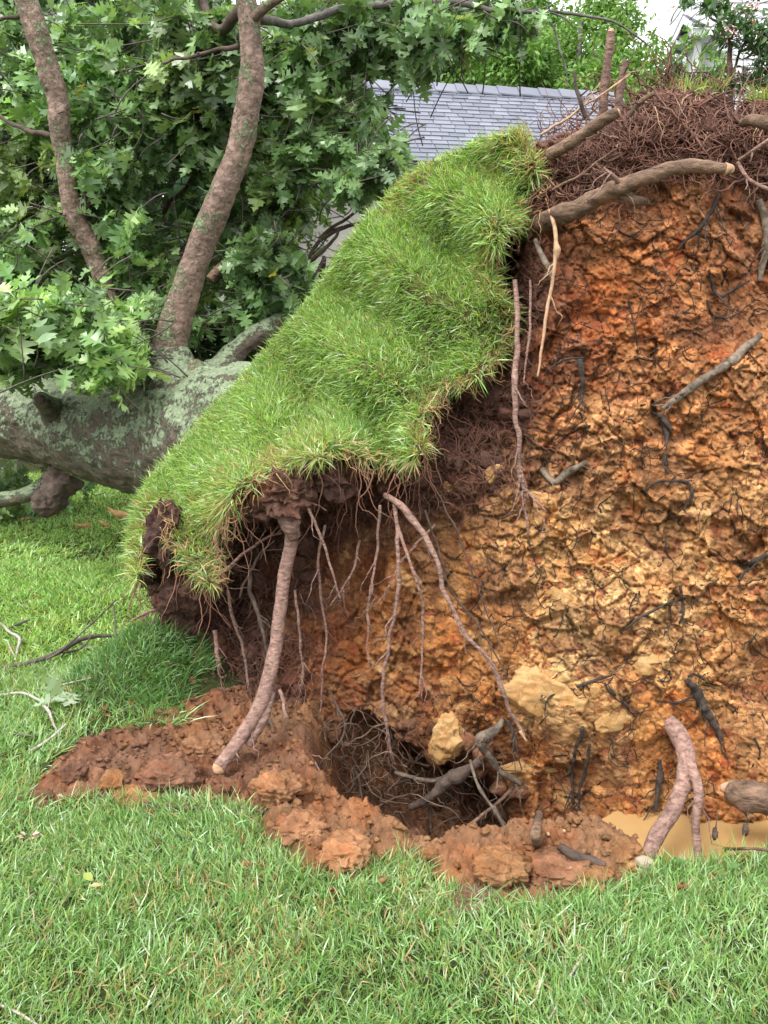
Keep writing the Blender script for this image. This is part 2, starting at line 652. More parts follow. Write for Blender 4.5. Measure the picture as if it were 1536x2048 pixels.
HUMP = on_ground(300, 1462)[:2]


def lawn_z(x, y):
    p = np.stack([x, y, np.zeros_like(x)], -1)
    z = 0.035 * fbm(p, 0.7, 3, 11) + 0.018 * fbm(p, 3.0, 3, 12)
    z = z * smooth(y, 0.4, 1.5) + 0.0
    cx, cy = -1.04, 3.92
    e = ((x - cx) / np.where(x < cx, 0.42, 0.40)) ** 2 + ((y - cy) / np.where(y < cy, 0.52, 0.40)) ** 2
    z = z + 0.36 * np.exp(-e * 1.25)
    return z


def mud_z(x, y, fine=True):
    p = np.stack([x, y, np.zeros_like(x)], -1)
    s = poly_sdf(x, y, MUD_W)
    pit = poly_sdf(x, y, PIT_W)
    bank = 0.028 * smooth(s, 0.0, 0.12) + 0.035 * fbm(p, 3.2, 3, 21) * smooth(s, 0.02, 0.15)
    rim = smooth(pit, -0.32, -0.04)
    bank = bank + 0.015 * rim
    if fine:
        k = smooth(s, -0.02, 0.07) * (1 + 0.3 * smooth(pit, 0.0, 0.12))
        f1, f2, cid = worley(p + 0.05 * np.stack([fbm(p, 9, 2, 3), fbm(p, 9, 2, 4), 0 * x], -1), 13, 31)
        bank = bank + k * (0.035 * (0.5 - f1) + 0.030 * (cid - 0.5) + 0.024 * fbm(p, 12, 4, 43, ridge=True))
        f1, f2, cid = worley(p + 0.02 * np.stack([fbm(p, 20, 2, 3), fbm(p, 20, 2, 4), 0 * x], -1), 34, 35)
        bank = bank + k * (0.026 * (0.5 - f1) + 0.016 * (cid - 0.5) + 0.016 * fbm(p, 38, 4, 41, ridge=True))
    bank = bank * (1 - 0.8 * smooth(x, 0.68, 0.85))
    z = lawn_z(x, y) * (1 - 0.5 * smooth(s, 0, 0.3)) + bank - 0.03 * smooth(s, 0.03, -0.06)
    z = z - 0.45 * smooth(pit + 0.03 * fbm(p, 6, 3, 44), -0.02, 0.17) - 0.15 * smooth(pit, 0.1, 0.4)
    return z


def axis(fine, lo, hi, step, far, ratio=1.35):
    a = [*np.arange(lo, hi + step / 2, step)]
    s, v = step, a[-1]
    while v < far:
        s *= ratio
        v += s
        a.append(v)
    s, v, pre = step, a[0], []
    while v > -far:
        s *= ratio
        v -= s
        pre.append(v)
    return np.array(pre[::-1] + a)


gx, gy = axis(0, -4.0, 3.0, 0.04, 260), axis(0, 0.6, 8.0, 0.04, 260)
GX, GY = np.meshgrid(gx, gy, indexing='xy')
GZ = lawn_z(GX, GY) * np.where(np.hypot(GX, GY) > 14, 0.3, 1)
ms = poly_sdf(GX, GY, MUD_W)
GZ = GZ - 0.9 * smooth(ms, 0.02, 0.12)
nx, ny = len(gx), len(gy)
ii, jj = np.meshgrid(np.arange(ny - 1), np.arange(nx - 1), indexing='ij')
Q = np.stack([ii * nx + jj, ii * nx + jj + 1, (ii + 1) * nx + jj + 1, (ii + 1) * nx + jj], -1).reshape(-1, 4)
obj('ground', mesh('ground', np.stack([GX, GY, GZ], -1).reshape(-1, 3), [Q], M['lawn']), kind='structure')

mx_, my_ = np.arange(-1.75, 2.3, 0.0072), np.arange(2.3, 4.6, 0.0072)
GX, GY = np.meshgrid(mx_, my_, indexing='xy')
ms = poly_sdf(GX, GY, MUD_W)
pit_s = poly_sdf(GX, GY, PIT_W)
GZ = mud_z(GX, GY)
nx, ny = len(mx_), len(my_)
ii, jj = np.meshgrid(np.arange(ny - 1), np.arange(nx - 1), indexing='ij')
Q = np.stack([ii * nx + jj, ii * nx + jj + 1, (ii + 1) * nx + jj + 1, (ii + 1) * nx + jj], -1).reshape(-1, 4)
keep = ms > -0.05
kq = keep.ravel()[Q].all(1)
Q = Q[kq]
pts = np.stack([GX, GY, GZ], -1).reshape(-1, 3)
nz1 = fbm(pts, 2.6, 4, 51)
nz2 = fbm(pts, 9, 4, 52)
mudc = np.array([0.200, 0.096, 0.046]) * (1 + 0.3 * nz1)[:, None] * (1 + 0.35 * nz2)[:, None]
dk = smooth(fbm(pts * [1, 1, 0.3], 1.7, 3, 58) + 0.35 * smooth(pts[:, 0], -0.1, -1.0), 0.12, 0.4)[:, None]
mudc = mudc * (1 - dk) + dk * np.array([0.140, 0.066, 0.036]) * (1 + 0.4 * nz2)[:, None]
used = np.unique(Q)
remap = np.full(len(pts), -1)
remap[used] = np.arange(len(used))
obj('mud', mesh('mud', pts[used], [remap[Q]], M['mud'], mudc[used]), kind='structure')

WZ = -0.225
wp = on_ground(np.array([1215, 1300, 1340, 1440, 1560, 1800, 2400, 2500, 1800, 1500, 1380, 1200]), np.array([1700, 1728, 1746, 1748, 1722, 1722, 1722, 1500, 1460, 1480, 1540, 1640]), WZ)
V, fs = prism(wp, (0, 0, -0.05))
obj('muddy_water', mesh('muddy_water', V, fs, M['water'], smooth_shade=False), kind='structure')

# ------------------------------------------------------------------ the uprooted oak: soil plate
TREE = empty('uprooted_oak', (0.5, 3.8, 0.0), 'huge uprooted oak tree lying on the lawn, its root plate of orange clay tipped up', 'tree')

OUT_PX = [(1000, 345), (1050, 300), (1100, 276), (1150, 262), (1190, 244), (1230, 236), (1262, 218), (1280, 192), (1310, 176), (1360, 170), (1400, 174), (1440, 180), (1458, 204),
          (1478, 222), (1500, 204), (1536, 194), (1600, 188), (1750, 250), (1900, 430), (1985, 800), (1995, 1760), (480, 1760), (420, 1560), (350, 1470), (310, 1400),
          (322, 1300), (334, 1240), (318, 1200), (285, 1170), (268, 1110), (290, 1010), (380, 900), (480, 840), (560, 740), (650, 640), (760, 480), (860, 390), (950, 350)]
HOLE_PX = [(700, 1432), (745, 1424), (790, 1462), (830, 1500), (872, 1512), (940, 1520), (985, 1575), (1020, 1640), (1010, 1700), (850, 1740), (700, 1700), (640, 1610), (610, 1540), (662, 1500)]
CAVE_PX = [(560, 965), (660, 940), (830, 945), (850, 1000), (790, 1060), (700, 1110), (640, 1210), (560, 1290), (450, 1300), (360, 1210), (350, 1120), (440, 1060), (480, 990)]
NOTCH_PX = [(1000, 428), (1052, 445), (1040, 520), (1000, 610), (978, 540)]
BROW_PX = [(1090, 560), (1150, 545), (1165, 590), (1120, 650), (1085, 620)]
DEP = [(1100, 450, 3.78), (1300, 450, 3.80), (1536, 450, 3.85), (1800, 450, 4.1), (1100, 700, 3.68), (1300, 700, 3.65), (1536, 700, 3.70), (1030, 900, 3.66), (1300, 950, 3.52), (1536, 950, 3.56),
       (1850, 950, 3.9), (900, 1120, 3.68), (1200, 1200, 3.42), (1450, 1200, 3.43), (900, 1300, 3.60), (1100, 1400, 3.36), (1200, 1420, 3.30), (1300, 1340, 3.34), (1536, 1400, 3.4), (700, 1150, 3.92),
       (620, 1050, 4.02), (700, 1280, 3.80), (780, 1390, 3.66), (640, 1380, 3.74), (450, 1150, 4.05), (400, 1300, 4.02), (520, 1300, 3.95), (350, 1210, 4.12), (300, 1130, 4.08),
       (330, 1260, 4.2), (1100, 1500, 3.42), (1080, 1560, 3.52), (1200, 1560, 3.36), (1300, 1640, 3.24), (1500, 1640, 3.20), (1200, 1700, 3.25), (1800, 1600, 3.5), (1350, 1550, 3.34), (1700, 1700, 3.3), (1400, 1720, 3.2), (1100, 320, 3.88), (1250, 260, 3.86), (1400, 205, 3.96),
       (1536, 225, 4.0), (1350, 310, 3.76), (1480, 320, 3.84), (600, 960, 3.95), (850, 900, 3.78), (800, 990, 3.82), (1000, 760, 3.78), (1020, 450, 3.9), (1005, 620, 3.88), (800, 600, 4.75), (600, 800, 4.85),
       (900, 430, 4.5), (480, 930, 4.6), (380, 990, 4.3), (700, 800, 4.3), (900, 650, 4.2), (700, 600, 5.0), (960, 360, 4.15), (420, 1420, 3.86), (480, 1500, 3.66), (600, 1530, 3.62), (560, 1430, 3.74), (700, 1500, 3.7),
       (900, 1480, 3.50), (880, 1720, 3.8), (500, 1720, 3.6), (1000, 1560, 3.55), (1060, 1640, 3.5), (1900, 1700, 3.9)]
depth_rbf = RBF([(a, b) for a, b, _ in DEP], [d for _, _, d in DEP], 4.0)
ST = 2.9
px_ax, py_ax = np.arange(255, 2000, ST), np.arange(160, 1762, ST)
PX, PY = np.meshgrid(px_ax, py_ax, indexing='xy')
YD = blur(depth_rbf(PX, PY), 9)
YD = YD + 1.25 * smooth(poly_sdf(PX, PY, HOLE_PX) + 14 * fbm(at(PX, PY, 3.6), 9, 3, 60), -6, 60) + 0.16 * smooth(poly_sdf(PX, PY, CAVE_PX), -20, 90)
YD = YD + 0.22 * smooth(poly_sdf(PX, PY, NOTCH_PX), -12, 22) - 0.05 * smooth(poly_sdf(PX, PY, BROW_PX), -30, 10) + 0.0
sil = poly_sdf(PX, PY, OUT_PX)
pw = at(PX, PY, YD)
sil_n = sil + 9 * fbm(pw, 7, 3, 61) + 5 * fbm(pw, 25, 3, 62)
tt = np.clip(sil_n / 75, 0, 1)
YD = YD + 0.30 * (1 - np.sqrt(np.clip(1 - (1 - tt) ** 2, 0, 1))) * smooth(PY, 1720, 1500)

# topsoil (dark, crumbly) versus clay (flaky); the hollow's shade is painted in too
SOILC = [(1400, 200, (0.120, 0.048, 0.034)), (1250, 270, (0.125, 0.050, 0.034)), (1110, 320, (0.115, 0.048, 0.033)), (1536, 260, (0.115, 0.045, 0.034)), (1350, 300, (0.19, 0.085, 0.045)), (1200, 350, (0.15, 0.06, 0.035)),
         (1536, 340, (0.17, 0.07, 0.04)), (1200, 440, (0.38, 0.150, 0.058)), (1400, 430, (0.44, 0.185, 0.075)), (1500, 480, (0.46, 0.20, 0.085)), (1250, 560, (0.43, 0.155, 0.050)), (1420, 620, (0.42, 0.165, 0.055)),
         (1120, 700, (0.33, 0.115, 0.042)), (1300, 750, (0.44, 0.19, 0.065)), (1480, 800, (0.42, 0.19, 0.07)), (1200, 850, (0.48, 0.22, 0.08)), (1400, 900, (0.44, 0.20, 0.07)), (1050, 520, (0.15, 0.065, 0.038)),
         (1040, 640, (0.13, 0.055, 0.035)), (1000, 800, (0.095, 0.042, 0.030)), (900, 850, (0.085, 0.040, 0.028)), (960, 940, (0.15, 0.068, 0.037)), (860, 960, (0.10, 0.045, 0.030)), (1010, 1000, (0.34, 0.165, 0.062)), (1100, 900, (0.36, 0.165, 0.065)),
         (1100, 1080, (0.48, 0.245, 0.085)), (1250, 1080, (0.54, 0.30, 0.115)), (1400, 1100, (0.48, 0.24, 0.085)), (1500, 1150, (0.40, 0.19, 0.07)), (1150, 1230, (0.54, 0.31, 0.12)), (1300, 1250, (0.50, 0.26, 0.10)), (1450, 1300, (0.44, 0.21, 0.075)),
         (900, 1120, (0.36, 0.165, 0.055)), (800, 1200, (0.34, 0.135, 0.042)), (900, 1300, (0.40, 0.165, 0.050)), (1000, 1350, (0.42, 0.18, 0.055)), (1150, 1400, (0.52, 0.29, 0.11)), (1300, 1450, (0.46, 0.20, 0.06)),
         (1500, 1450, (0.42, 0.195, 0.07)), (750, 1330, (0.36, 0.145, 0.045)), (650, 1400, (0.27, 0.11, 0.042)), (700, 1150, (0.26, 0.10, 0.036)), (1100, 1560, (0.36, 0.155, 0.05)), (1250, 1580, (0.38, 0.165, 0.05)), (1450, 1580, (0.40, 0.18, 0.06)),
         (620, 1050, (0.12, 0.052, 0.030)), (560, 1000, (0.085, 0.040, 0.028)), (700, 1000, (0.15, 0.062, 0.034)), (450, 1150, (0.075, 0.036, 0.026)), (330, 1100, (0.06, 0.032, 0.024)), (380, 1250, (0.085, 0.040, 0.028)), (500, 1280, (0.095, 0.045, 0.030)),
         (430, 1380, (0.14, 0.066, 0.038)), (560, 1400, (0.16, 0.072, 0.040)), (480, 1480, (0.22, 0.105, 0.05)), (620, 1250, (0.20, 0.078, 0.034)), (600, 1500, (0.16, 0.072, 0.04)), (800, 1600, (0.05, 0.026, 0.018)), (740, 1530, (0.05, 0.026, 0.018)), (900, 1600, (0.06, 0.03, 0.02)), (970, 1600, (0.10, 0.045, 0.025))]  # near-black points in the hollow: dark soil deepened to paint in its shade
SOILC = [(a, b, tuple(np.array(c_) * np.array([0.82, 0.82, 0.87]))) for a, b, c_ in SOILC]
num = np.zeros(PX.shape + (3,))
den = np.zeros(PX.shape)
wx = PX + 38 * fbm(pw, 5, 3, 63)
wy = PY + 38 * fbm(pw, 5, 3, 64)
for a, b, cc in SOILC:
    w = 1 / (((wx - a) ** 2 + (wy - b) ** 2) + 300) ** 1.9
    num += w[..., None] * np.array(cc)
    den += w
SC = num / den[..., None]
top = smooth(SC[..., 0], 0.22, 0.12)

warp = np.stack([fbm(pw, 6, 3, 65), fbm(pw, 6, 3, 66), fbm(pw, 6, 3, 67)], -1)
big = fbm(pw, 2.2, 3, 68)
mid = fbm(pw + 0.04 * warp, 7.5, 4, 69, ridge=True)
wq = pw + 0.045 * warp
F0, e0, cid0 = facets(wq, 3.6, 71, 1.1)
F1, e1, cid = facets(wq * np.array([1, 1, 1.25]), 9.5, 75, 1.2)
F2, e2, cid2 = facets((pw + 0.02 * warp) * np.array([1, 1, 1.2]), 25, 81, 1.2)
F3, e3, cid3 = facets(pw + 0.01 * warp, 60, 87, 1.0)
g1, g2, _c = worley(pw + 0.03 * warp, 29, 75)
h1, h2, _c = worley(pw + 0.015 * warp, 62, 79)
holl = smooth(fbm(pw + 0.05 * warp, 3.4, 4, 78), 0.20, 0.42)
rgh = 0.30 + 0.70 * smooth(fbm(pw + 0.06 * warp, 2.7, 3, 90), -0.22, 0.22)
clay = 0.06 * big + 0.016 * mid + 0.038 * F0 + rgh * (0.020 * F1 + 0.014 * F2 + 0.009 * F3) + (0.4 + 0.6 * rgh) * (0.008 * fbm(pw, 60, 3, 81) + 0.008 * fbm(pw, 22, 3, 82, ridge=True)) - 0.050 * holl
clay = clay - 0.022 * smooth(e1, 0.10, 0.0) * smooth(fbm(pw, 3, 2, 80), -0.2, 0.3) - 0.008 * smooth(e2, 0.10, 0.0)
crumb = 0.06 * big + 0.055 * fbm(pw + 0.05 * warp, 10, 4, 83) + 0.035 * (0.5 - g1) + 0.02 * (0.5 - h1) + 0.02 * fbm(pw, 45, 3, 84, ridge=True)
YD = YD - (clay * (1 - top) + crumb * top)
# pale flakes and rusty flakes of the clay: whole cells, so they keep their own outline
SC = SC * (1 + 0.38 * (cid2 - 0.5) + 0.30 * (cid - 0.5) + 0.25 * (cid3 - 0.5))[..., None]
ochre = smooth(PY, 850, 1100) * (1 - top)
pf = ((cid2 > 0.74) & (cid > 0.45)) * ochre * 0.30 + (cid > 0.86) * ochre * 0.35
SC = SC * (1 - pf[..., None]) + pf[..., None] * np.array([0.55, 0.34, 0.14])
rf = ((cid2 < 0.10) * (1 - top)) * 0.6
SC = SC * (1 - rf[..., None]) + rf[..., None] * np.array([0.27, 0.075, 0.030])
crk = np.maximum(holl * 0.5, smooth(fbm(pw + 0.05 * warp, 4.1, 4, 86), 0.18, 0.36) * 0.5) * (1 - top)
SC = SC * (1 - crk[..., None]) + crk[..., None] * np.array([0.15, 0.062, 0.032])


def ysoil(px, py):
    """distance of the finished soil surface on the line of sight through (px, py)"""
    i = np.clip((np.asarray(py) - py_ax[0]) / ST, 0, len(py_ax) - 1.001)
    j = np.clip((np.asarray(px) - px_ax[0]) / ST, 0, len(px_ax) - 1.001)
    i0, j0 = i.astype(int), j.astype(int)
    fi, fj = i - i0, j - j0
    return (YD[i0, j0] * (1 - fi) + YD[i0 + 1, j0] * fi) * (1 - fj) + (YD[i0, j0 + 1] * (1 - fi) + YD[i0 + 1, j0 + 1] * fi) * fj


pw = at(PX, PY, YD)
inside = sil_n > 0
ny, nx = PX.shape
ii, jj = np.meshgrid(np.arange(ny - 1), np.arange(nx - 1), indexing='ij')
Qa = np.stack([ii * nx + jj, (ii + 1) * nx + jj, (ii + 1) * nx + jj + 1, ii * nx + jj + 1], -1).reshape(-1, 4)
Qa = Qa[inside.ravel()[Qa].all(1)]
used = np.unique(Qa)
remap = np.full(nx * ny, -1)
remap[used] = np.arange(len(used))
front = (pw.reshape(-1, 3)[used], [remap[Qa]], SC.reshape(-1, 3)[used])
# the back of the plate, behind the silhouette
sb = slice(0, None, 5)
Pb, Pyb, sb_in = PX[sb, sb], PY[sb, sb], sil_n[sb, sb]
Yb = depth_rbf(Pb, Pyb) + 0.30 + 0.75 * np.sqrt(np.clip(sb_in / 260, 0, 1))
bw = at(Pb, Pyb, Yb)
bw = bw + 0.06 * np.stack([fbm(bw, 3, 3, 87), fbm(bw, 3, 3, 88), fbm(bw, 3, 3, 89)], -1)
ny, nx = Pb.shape
ii, jj = np.meshgrid(np.arange(ny - 1), np.arange(nx - 1), indexing='ij')
Qb = np.stack([ii * nx + jj, ii * nx + jj + 1, (ii + 1) * nx + jj + 1, (ii + 1) * nx + jj], -1).reshape(-1, 4)
Qb = Qb[(sb_in.ravel()[Qb] > -8).all(1)]
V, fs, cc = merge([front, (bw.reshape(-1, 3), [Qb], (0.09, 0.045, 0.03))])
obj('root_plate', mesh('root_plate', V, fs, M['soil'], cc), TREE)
PLATE = bpy.data.objects['root_plate']

# ------------------------------------------------------------------ sod: a loft from the torn edge over the crest to the back
SB = [(1062, 292, 3.90), (1082, 345, 3.82), (1076, 420, 3.76), (1030, 452, 3.78), (990, 510, 3.80), (990, 575, 3.78), (1035, 635, 3.73), (1000, 695, 3.70), (955, 758, 3.66), (872, 790, 3.62), (850, 850, 3.58), (832, 918, 3.52),
      (740, 922, 3.46), (690, 900, 3.46), (620, 918, 3.42), (545, 940, 3.42), (478, 995, 3.46), (445, 1055, 3.50), (420, 1165, 3.56), (352, 1090, 3.66), (318, 1010, 3.76), (292, 1100, 3.86), (272, 1160, 3.92)]
SS = [(1048, 262, 4.04), (1020, 268, 4.10), (965, 282, 4.18), (915, 302, 4.26), (880, 318, 4.32), (842, 335, 4.38), (800, 370, 4.44), (745, 425, 4.50), (700, 480, 4.56), (655, 550, 4.62), (612, 612, 4.68), (560, 670, 4.74),
      (510, 730, 4.78), (470, 775, 4.78), (425, 820, 4.74), (390, 862, 4.66), (355, 900, 4.56), (325, 935, 4.46), (305, 960, 4.38), (290, 985, 4.30), (278, 1010, 4.22), (266, 1060, 4.12), (258, 1110, 4.05)]
BP, SP = catmull(np.array(SB, float), 240), catmull(np.array(SS, float), 240)
ctrl = []
for p, q in zip(BP[::6], SP[::6]):
    for k, bulge in ((0.0, 0.0), (0.33, 0.12), (0.66, 0.11), (1.0, 0.0)):
        m = p * (1 - k) + q * k
        ctrl.append((m[0], m[1], m[2] - bulge))
ctrl = np.array(ctrl)
sod_rbf = RBF(ctrl[:, :2], ctrl[:, 2], 60.0)
SOD_PX = np.vstack([BP[:, :2], SP[::-1, :2]])
SST = 3.4
sx_ax, sy_ax = np.arange(235, 1115, SST), np.arange(240, 1200, SST)
SX, SY = np.meshgrid(sx_ax, sy_ax, indexing='xy')
SD = blur(sod_rbf(SX, SY), 13)
spw = at(SX, SY, SD)
s_sdf = poly_sdf(SX, SY, SOD_PX)


def line_dist(x, y, L):
    d = np.full(np.shape(x), 1e9)
    for k in range(0, len(L) - 2, 2):
        x1, y1, x2, y2 = L[k, 0], L[k, 1], L[k + 2, 0], L[k + 2, 1]
        ex, ey = x2 - x1, y2 - y1
        t_ = np.clip(((x - x1) * ex + (y - y1) * ey) / (ex * ex + ey * ey + 1e-9), 0, 1)
        d = np.minimum(d, np.hypot(x - x1 - t_ * ex, y - y1 - t_ * ey))
    return d


dB, dS = line_dist(SX, SY, BP), line_dist(SX, SY, SP)
torn = smooth(dS - dB, -60, 10)                                   # 1 along the torn lower edge, 0 along the crest
s_in = s_sdf + torn * (15 * fbm(spw, 9, 3, 91) + 9 * fbm(spw, 24, 3, 92))
edge_t = np.clip(s_in / 26, 0, 1)
SD = SD + torn * 0.085 * (1 - np.sqrt(np.clip(1 - (1 - edge_t) ** 2, 0, 1)))
SD = SD - (0.026 * fbm(spw, 1.8, 2, 93) + 0.010 * fbm(spw, 6, 2, 94)) * (0.25 + 0.75 * smooth(dS, 0, 60))
sodP = at(SX, SY, SD)
N = unit(np.cross(np.gradient(sodP, axis=1), np.gradient(sodP, axis=0)))
N = N * np.sign((N * (np.array([0, 0, CAM_H]) - sodP)).sum(-1, keepdims=True))
ny, nx = SX.shape
ii, jj = np.meshgrid(np.arange(ny - 1), np.arange(nx - 1), indexing='ij')
Qs = np.stack([ii * nx + jj, (ii + 1) * nx + jj, (ii + 1) * nx + jj + 1, ii * nx + jj + 1], -1).reshape(-1, 4)
Qs = Qs[(s_in.ravel()[Qs] > 0).all(1)]
flat_in = s_in.ravel()
sodc = np.array([0.085, 0.062, 0.030]) * (1 + 0.4 * fbm(sodP, 12, 3, 95))[..., None]
lipm = (torn * smooth(s_in, 30, 6))[..., None]
sodc = sodc * (1 - lipm) + lipm * np.array([0.075, 0.038, 0.027])
# underside of the turf
underP = at(SX, SY, SD + 0.06 + 0.05 * smooth(s_in, 0, 60) + 0.03 * fbm(spw, 11, 3, 96))
# the turf rolling away behind the crest
si = np.clip(np.round((SP[:, 1] - sy_ax[0]) / SST).astype(int), 0, len(sy_ax) - 1)
sj = np.clip(np.round((SP[:, 0] - sx_ax[0]) / SST).astype(int), 0, len(sx_ax) - 1)
SPw = at(SP[:, 0], SP[:, 1], np.convolve(np.pad(SD[si, sj], 4, mode='edge'), np.ones(9) / 9, 'valid') + 0.012)
bk = np.stack([catmull([SPw[k] + [0.015, 0.01, -0.03], SPw[k] + [-0.02, 0.09, -0.01], SPw[k] + [-0.08, 0.28, -0.10], SPw[k] + [-0.18, 0.55, -0.34], SPw[k] + [-0.24, 0.68, -0.7]], 26) for k in range(len(SP))], 0)
sc_ = np.interp(np.arange(len(SP)), [0, 12, 30, 150, 200, len(SP) - 1], [0.25, 0.45, 1, 1, 0.5, 0.12])[:, None, None]
bk = SPw[:, None] + (bk - SPw[:, None]) * sc_
bk = bk + 0.03 * np.stack([fbm(bk, 4, 3, 97), fbm(bk, 4, 3, 98), fbm(bk, 4, 3, 99)], -1) * np.linspace(0, 1, 26)[None, :, None]
i2, j2 = np.meshgrid(np.arange(len(SP) - 1), np.arange(25), indexing='ij')
qb = np.stack([i2 * 26 + j2, (i2 + 1) * 26 + j2, (i2 + 1) * 26 + j2 + 1, i2 * 26 + j2 + 1], -1).reshape(-1, 4)
V, fs, cc = merge([(sodP.reshape(-1, 3), [Qs], sodc.reshape(-1, 3)), (underP.reshape(-1, 3), [Qs[:, ::-1]], (0.07, 0.036, 0.026)), (bk.reshape(-1, 3), [qb], (0.085, 0.062, 0.03))])
usedv = np.unique(np.concatenate([f.ravel() for f in fs]))
rm = np.full(len(V), -1)
rm[usedv] = np.arange(len(usedv))
SOD = obj('sod', mesh('sod', V[usedv], [rm[f] for f in fs], M['soil'], cc[usedv]), TREE)


def ysod(px, py):
    i = np.clip(np.round((np.asarray(py) - sy_ax[0]) / SST).astype(int), 0, len(sy_ax) - 1)
    j = np.clip(np.round((np.asarray(px) - sx_ax[0]) / SST).astype(int), 0, len(sx_ax) - 1)
    return SD[i, j]


# ------------------------------------------------------------------ grass blades
def blades(P, D, length, width, droop, colr, curl, segs=4, grav=(0, 0, -1.0)):
    n = len(P)
    side = unit(np.cross(D, unit(rng.normal(size=(n, 3)))))
    bend = unit(rng.normal(size=(n, 3)) * 0.8 + np.asarray(grav) * 0.9)
    t = np.linspace(0, 1, segs)
    C = P[:, None] + D[:, None] * (length[:, None] * t)[..., None] + bend[:, None] * (length * droop)[:, None, None] * (t ** 2)[None, :, None]
    C = C + side[:, None] * (curl * length)[:, None, None] * (t ** 2)[None, :, None]
    wv = width[:, None] * np.array([0.75, 1.0, 0.72, 0.0][:segs])[None]
    L = C - side[:, None] * wv[..., None] * 0.5
    Rr = C + side[:, None] * wv[..., None] * 0.5
    V = np.concatenate([L[:, :-1], Rr[:, :-1], C[:, -1:]], 1)       # 3 + 3 + 1
    m = segs - 1
    f4 = np.array([[k, m + k, m + k + 1, k + 1] for k in range(m - 1)])
    f3 = np.array([[m - 1, 2 * m - 1, 2 * m]])
    o = (np.arange(n) * (2 * m + 1))[:, None, None]
    shade = np.array([0.72, 0.95, 1.15])[:m]
    cv = np.concatenate([np.repeat(colr[:, None], m, 1), np.repeat(colr[:, None], m, 1), colr[:, None]], 1)
    return V.reshape(-1, 3), [(f4[None] + o).reshape(-1, 4), (f3[None] + o).reshape(-1, 3)], cv.reshape(-1, 3)


def blade_colours(P, n, straw=0.06, lush=0.5, base=(0.125, 0.265, 0.052), tip=(0.38, 0.53, 0.21)):
    r = rng.random(n)[:, None]
    k = np.clip(lush + 0.32 * fbm(P, 1.6, 3, 97) + 0.25 * fbm(P, 7, 2, 98), 0, 1)[:, None]
    c = np.array(base) * (1 - r * k) + np.array(tip) * r * k
    c = c * (0.5 + 0.9 * rng.random(n))[:, None]
    patch = smooth(fbm(P, 2.4, 3, 99), 0.12, 0.42)
    s = (rng.random(n) < straw * (0.6 + 4.0 * patch))[:, None]
    sc = np.array([0.42, 0.31, 0.13]) * (0.6 + 0.6 * rng.random(n))[:, None]
    yl = (rng.random(n) < 0.06)[:, None]
    c = np.where(yl, np.array([0.30, 0.33, 0.07]) * (0.7 + 0.5 * rng.random(n))[:, None], c)
    w = (rng.random(n) < 0.10)[:, None]
    c = np.where(w, np.array([0.40, 0.52, 0.27]) * (0.7 + 0.5 * rng.random(n))[:, None], c)
    return np.where(s, sc, c)


def lawn_grass():
    Ps, out = [], []
    spec = [(1.35, 2.1, 66000, 0.056, 0.0038), (2.1, 3.0, 100000, 0.056, 0.0040), (3.0, 4.4, 80000, 0.060, 0.0046), (4.4, 6.6, 85000, 0.060, 0.0060), (6.6, 11.5, 80000, 0.062, 0.0095)]
    for y0, y1, n, L, wd in spec:
        n = int(n * (2.0 if y0 < 3 else 1.45))
        u = rng.random(n)
        y = np.sqrt(y0 * y0 + u * (y1 * y1 - y0 * y0))
        lo, hi = -0.47 * y - 1.6, 0.47 * y + 1.5
        if y0 >= 3.0:
            hi = np.where(y > 4.2, -0.05 * y, 0.12)
        x = lo + (hi - lo) * rng.random(n)
        far_side = (np.abs(x) > 0.47 * y + 0.35) & (rng.random(n) < 0.45)
        p = np.stack([x, y, np.zeros(n)], -1)
        s = poly_sdf(x, y, MUD_W)
        dens = 0.68 + 0.5 * fbm(p, 5.0, 3, 101) + 0.7 * fbm(p, 15, 2, 102)
        for bx, by, br in ((1010, 1945, 0.16), (1450, 1965, 0.13), (1500, 1905, 0.09), (700, 1990, 0.1), (60, 1900, 0.10), (430, 1760, 0.09)):
            g = on_ground(bx, by)
            dens = dens - 0.28 * np.exp(-((x - g[0]) ** 2 + (y - g[1]) ** 2) / br ** 2)
        dens = np.maximum(dens, 0.34)
        edge = s + 0.06 * fbm(p, 6, 3, 103)
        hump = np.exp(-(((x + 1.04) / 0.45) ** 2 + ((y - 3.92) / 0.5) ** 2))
        keep = (rng.random(n) < dens) & ((edge < 0.0) | ((hump > 0.30) & (x < -0.80) & (y > 3.36)))
        keep &= ~((hump > 0.2) & (x > -0.80 + 0.08 * fbm(p, 6, 2, 106)) & (y < 4.6))
        keep &= ~far_side
        x, y, s, hump, p = x[keep], y[keep], s[keep], hump[keep], p[keep]
        k = len(x)
        z = lawn_z(x, y)
        P = np.stack([x, y, z - 0.004], -1)
        lean = np.stack([fbm(p, 1.3, 2, 104), fbm(p, 1.3, 2, 105), np.zeros(k)], -1)
        D = unit(np.array([0, 0, 0.85]) + 0.75 * lean + 0.62 * rng.normal(size=(k, 3)) * [1, 1, 0.35])
        rimm = smooth(s, -0.16, -0.02)
        ln = L * (0.45 + 0.8 * rng.random(k)) * (1 + 0.45 * rimm + 0.15 * (hump > 0.3))
        c = blade_colours(P, k, 0.045 if y0 < 3 else 0.025, 0.6 if y0 < 3 else 0.75)
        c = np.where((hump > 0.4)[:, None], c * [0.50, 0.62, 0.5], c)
        if y0 >= 4:
            c = c * [1.18, 1.22, 0.95]
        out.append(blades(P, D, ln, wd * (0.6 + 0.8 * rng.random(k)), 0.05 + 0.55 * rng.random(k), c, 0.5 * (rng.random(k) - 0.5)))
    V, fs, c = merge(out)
    obj('lawn_grass', mesh('lawn_grass', V, fs, M['blade'], c), kind='stuff', label='green lawn of short blades around the uprooted oak', cat='grass')


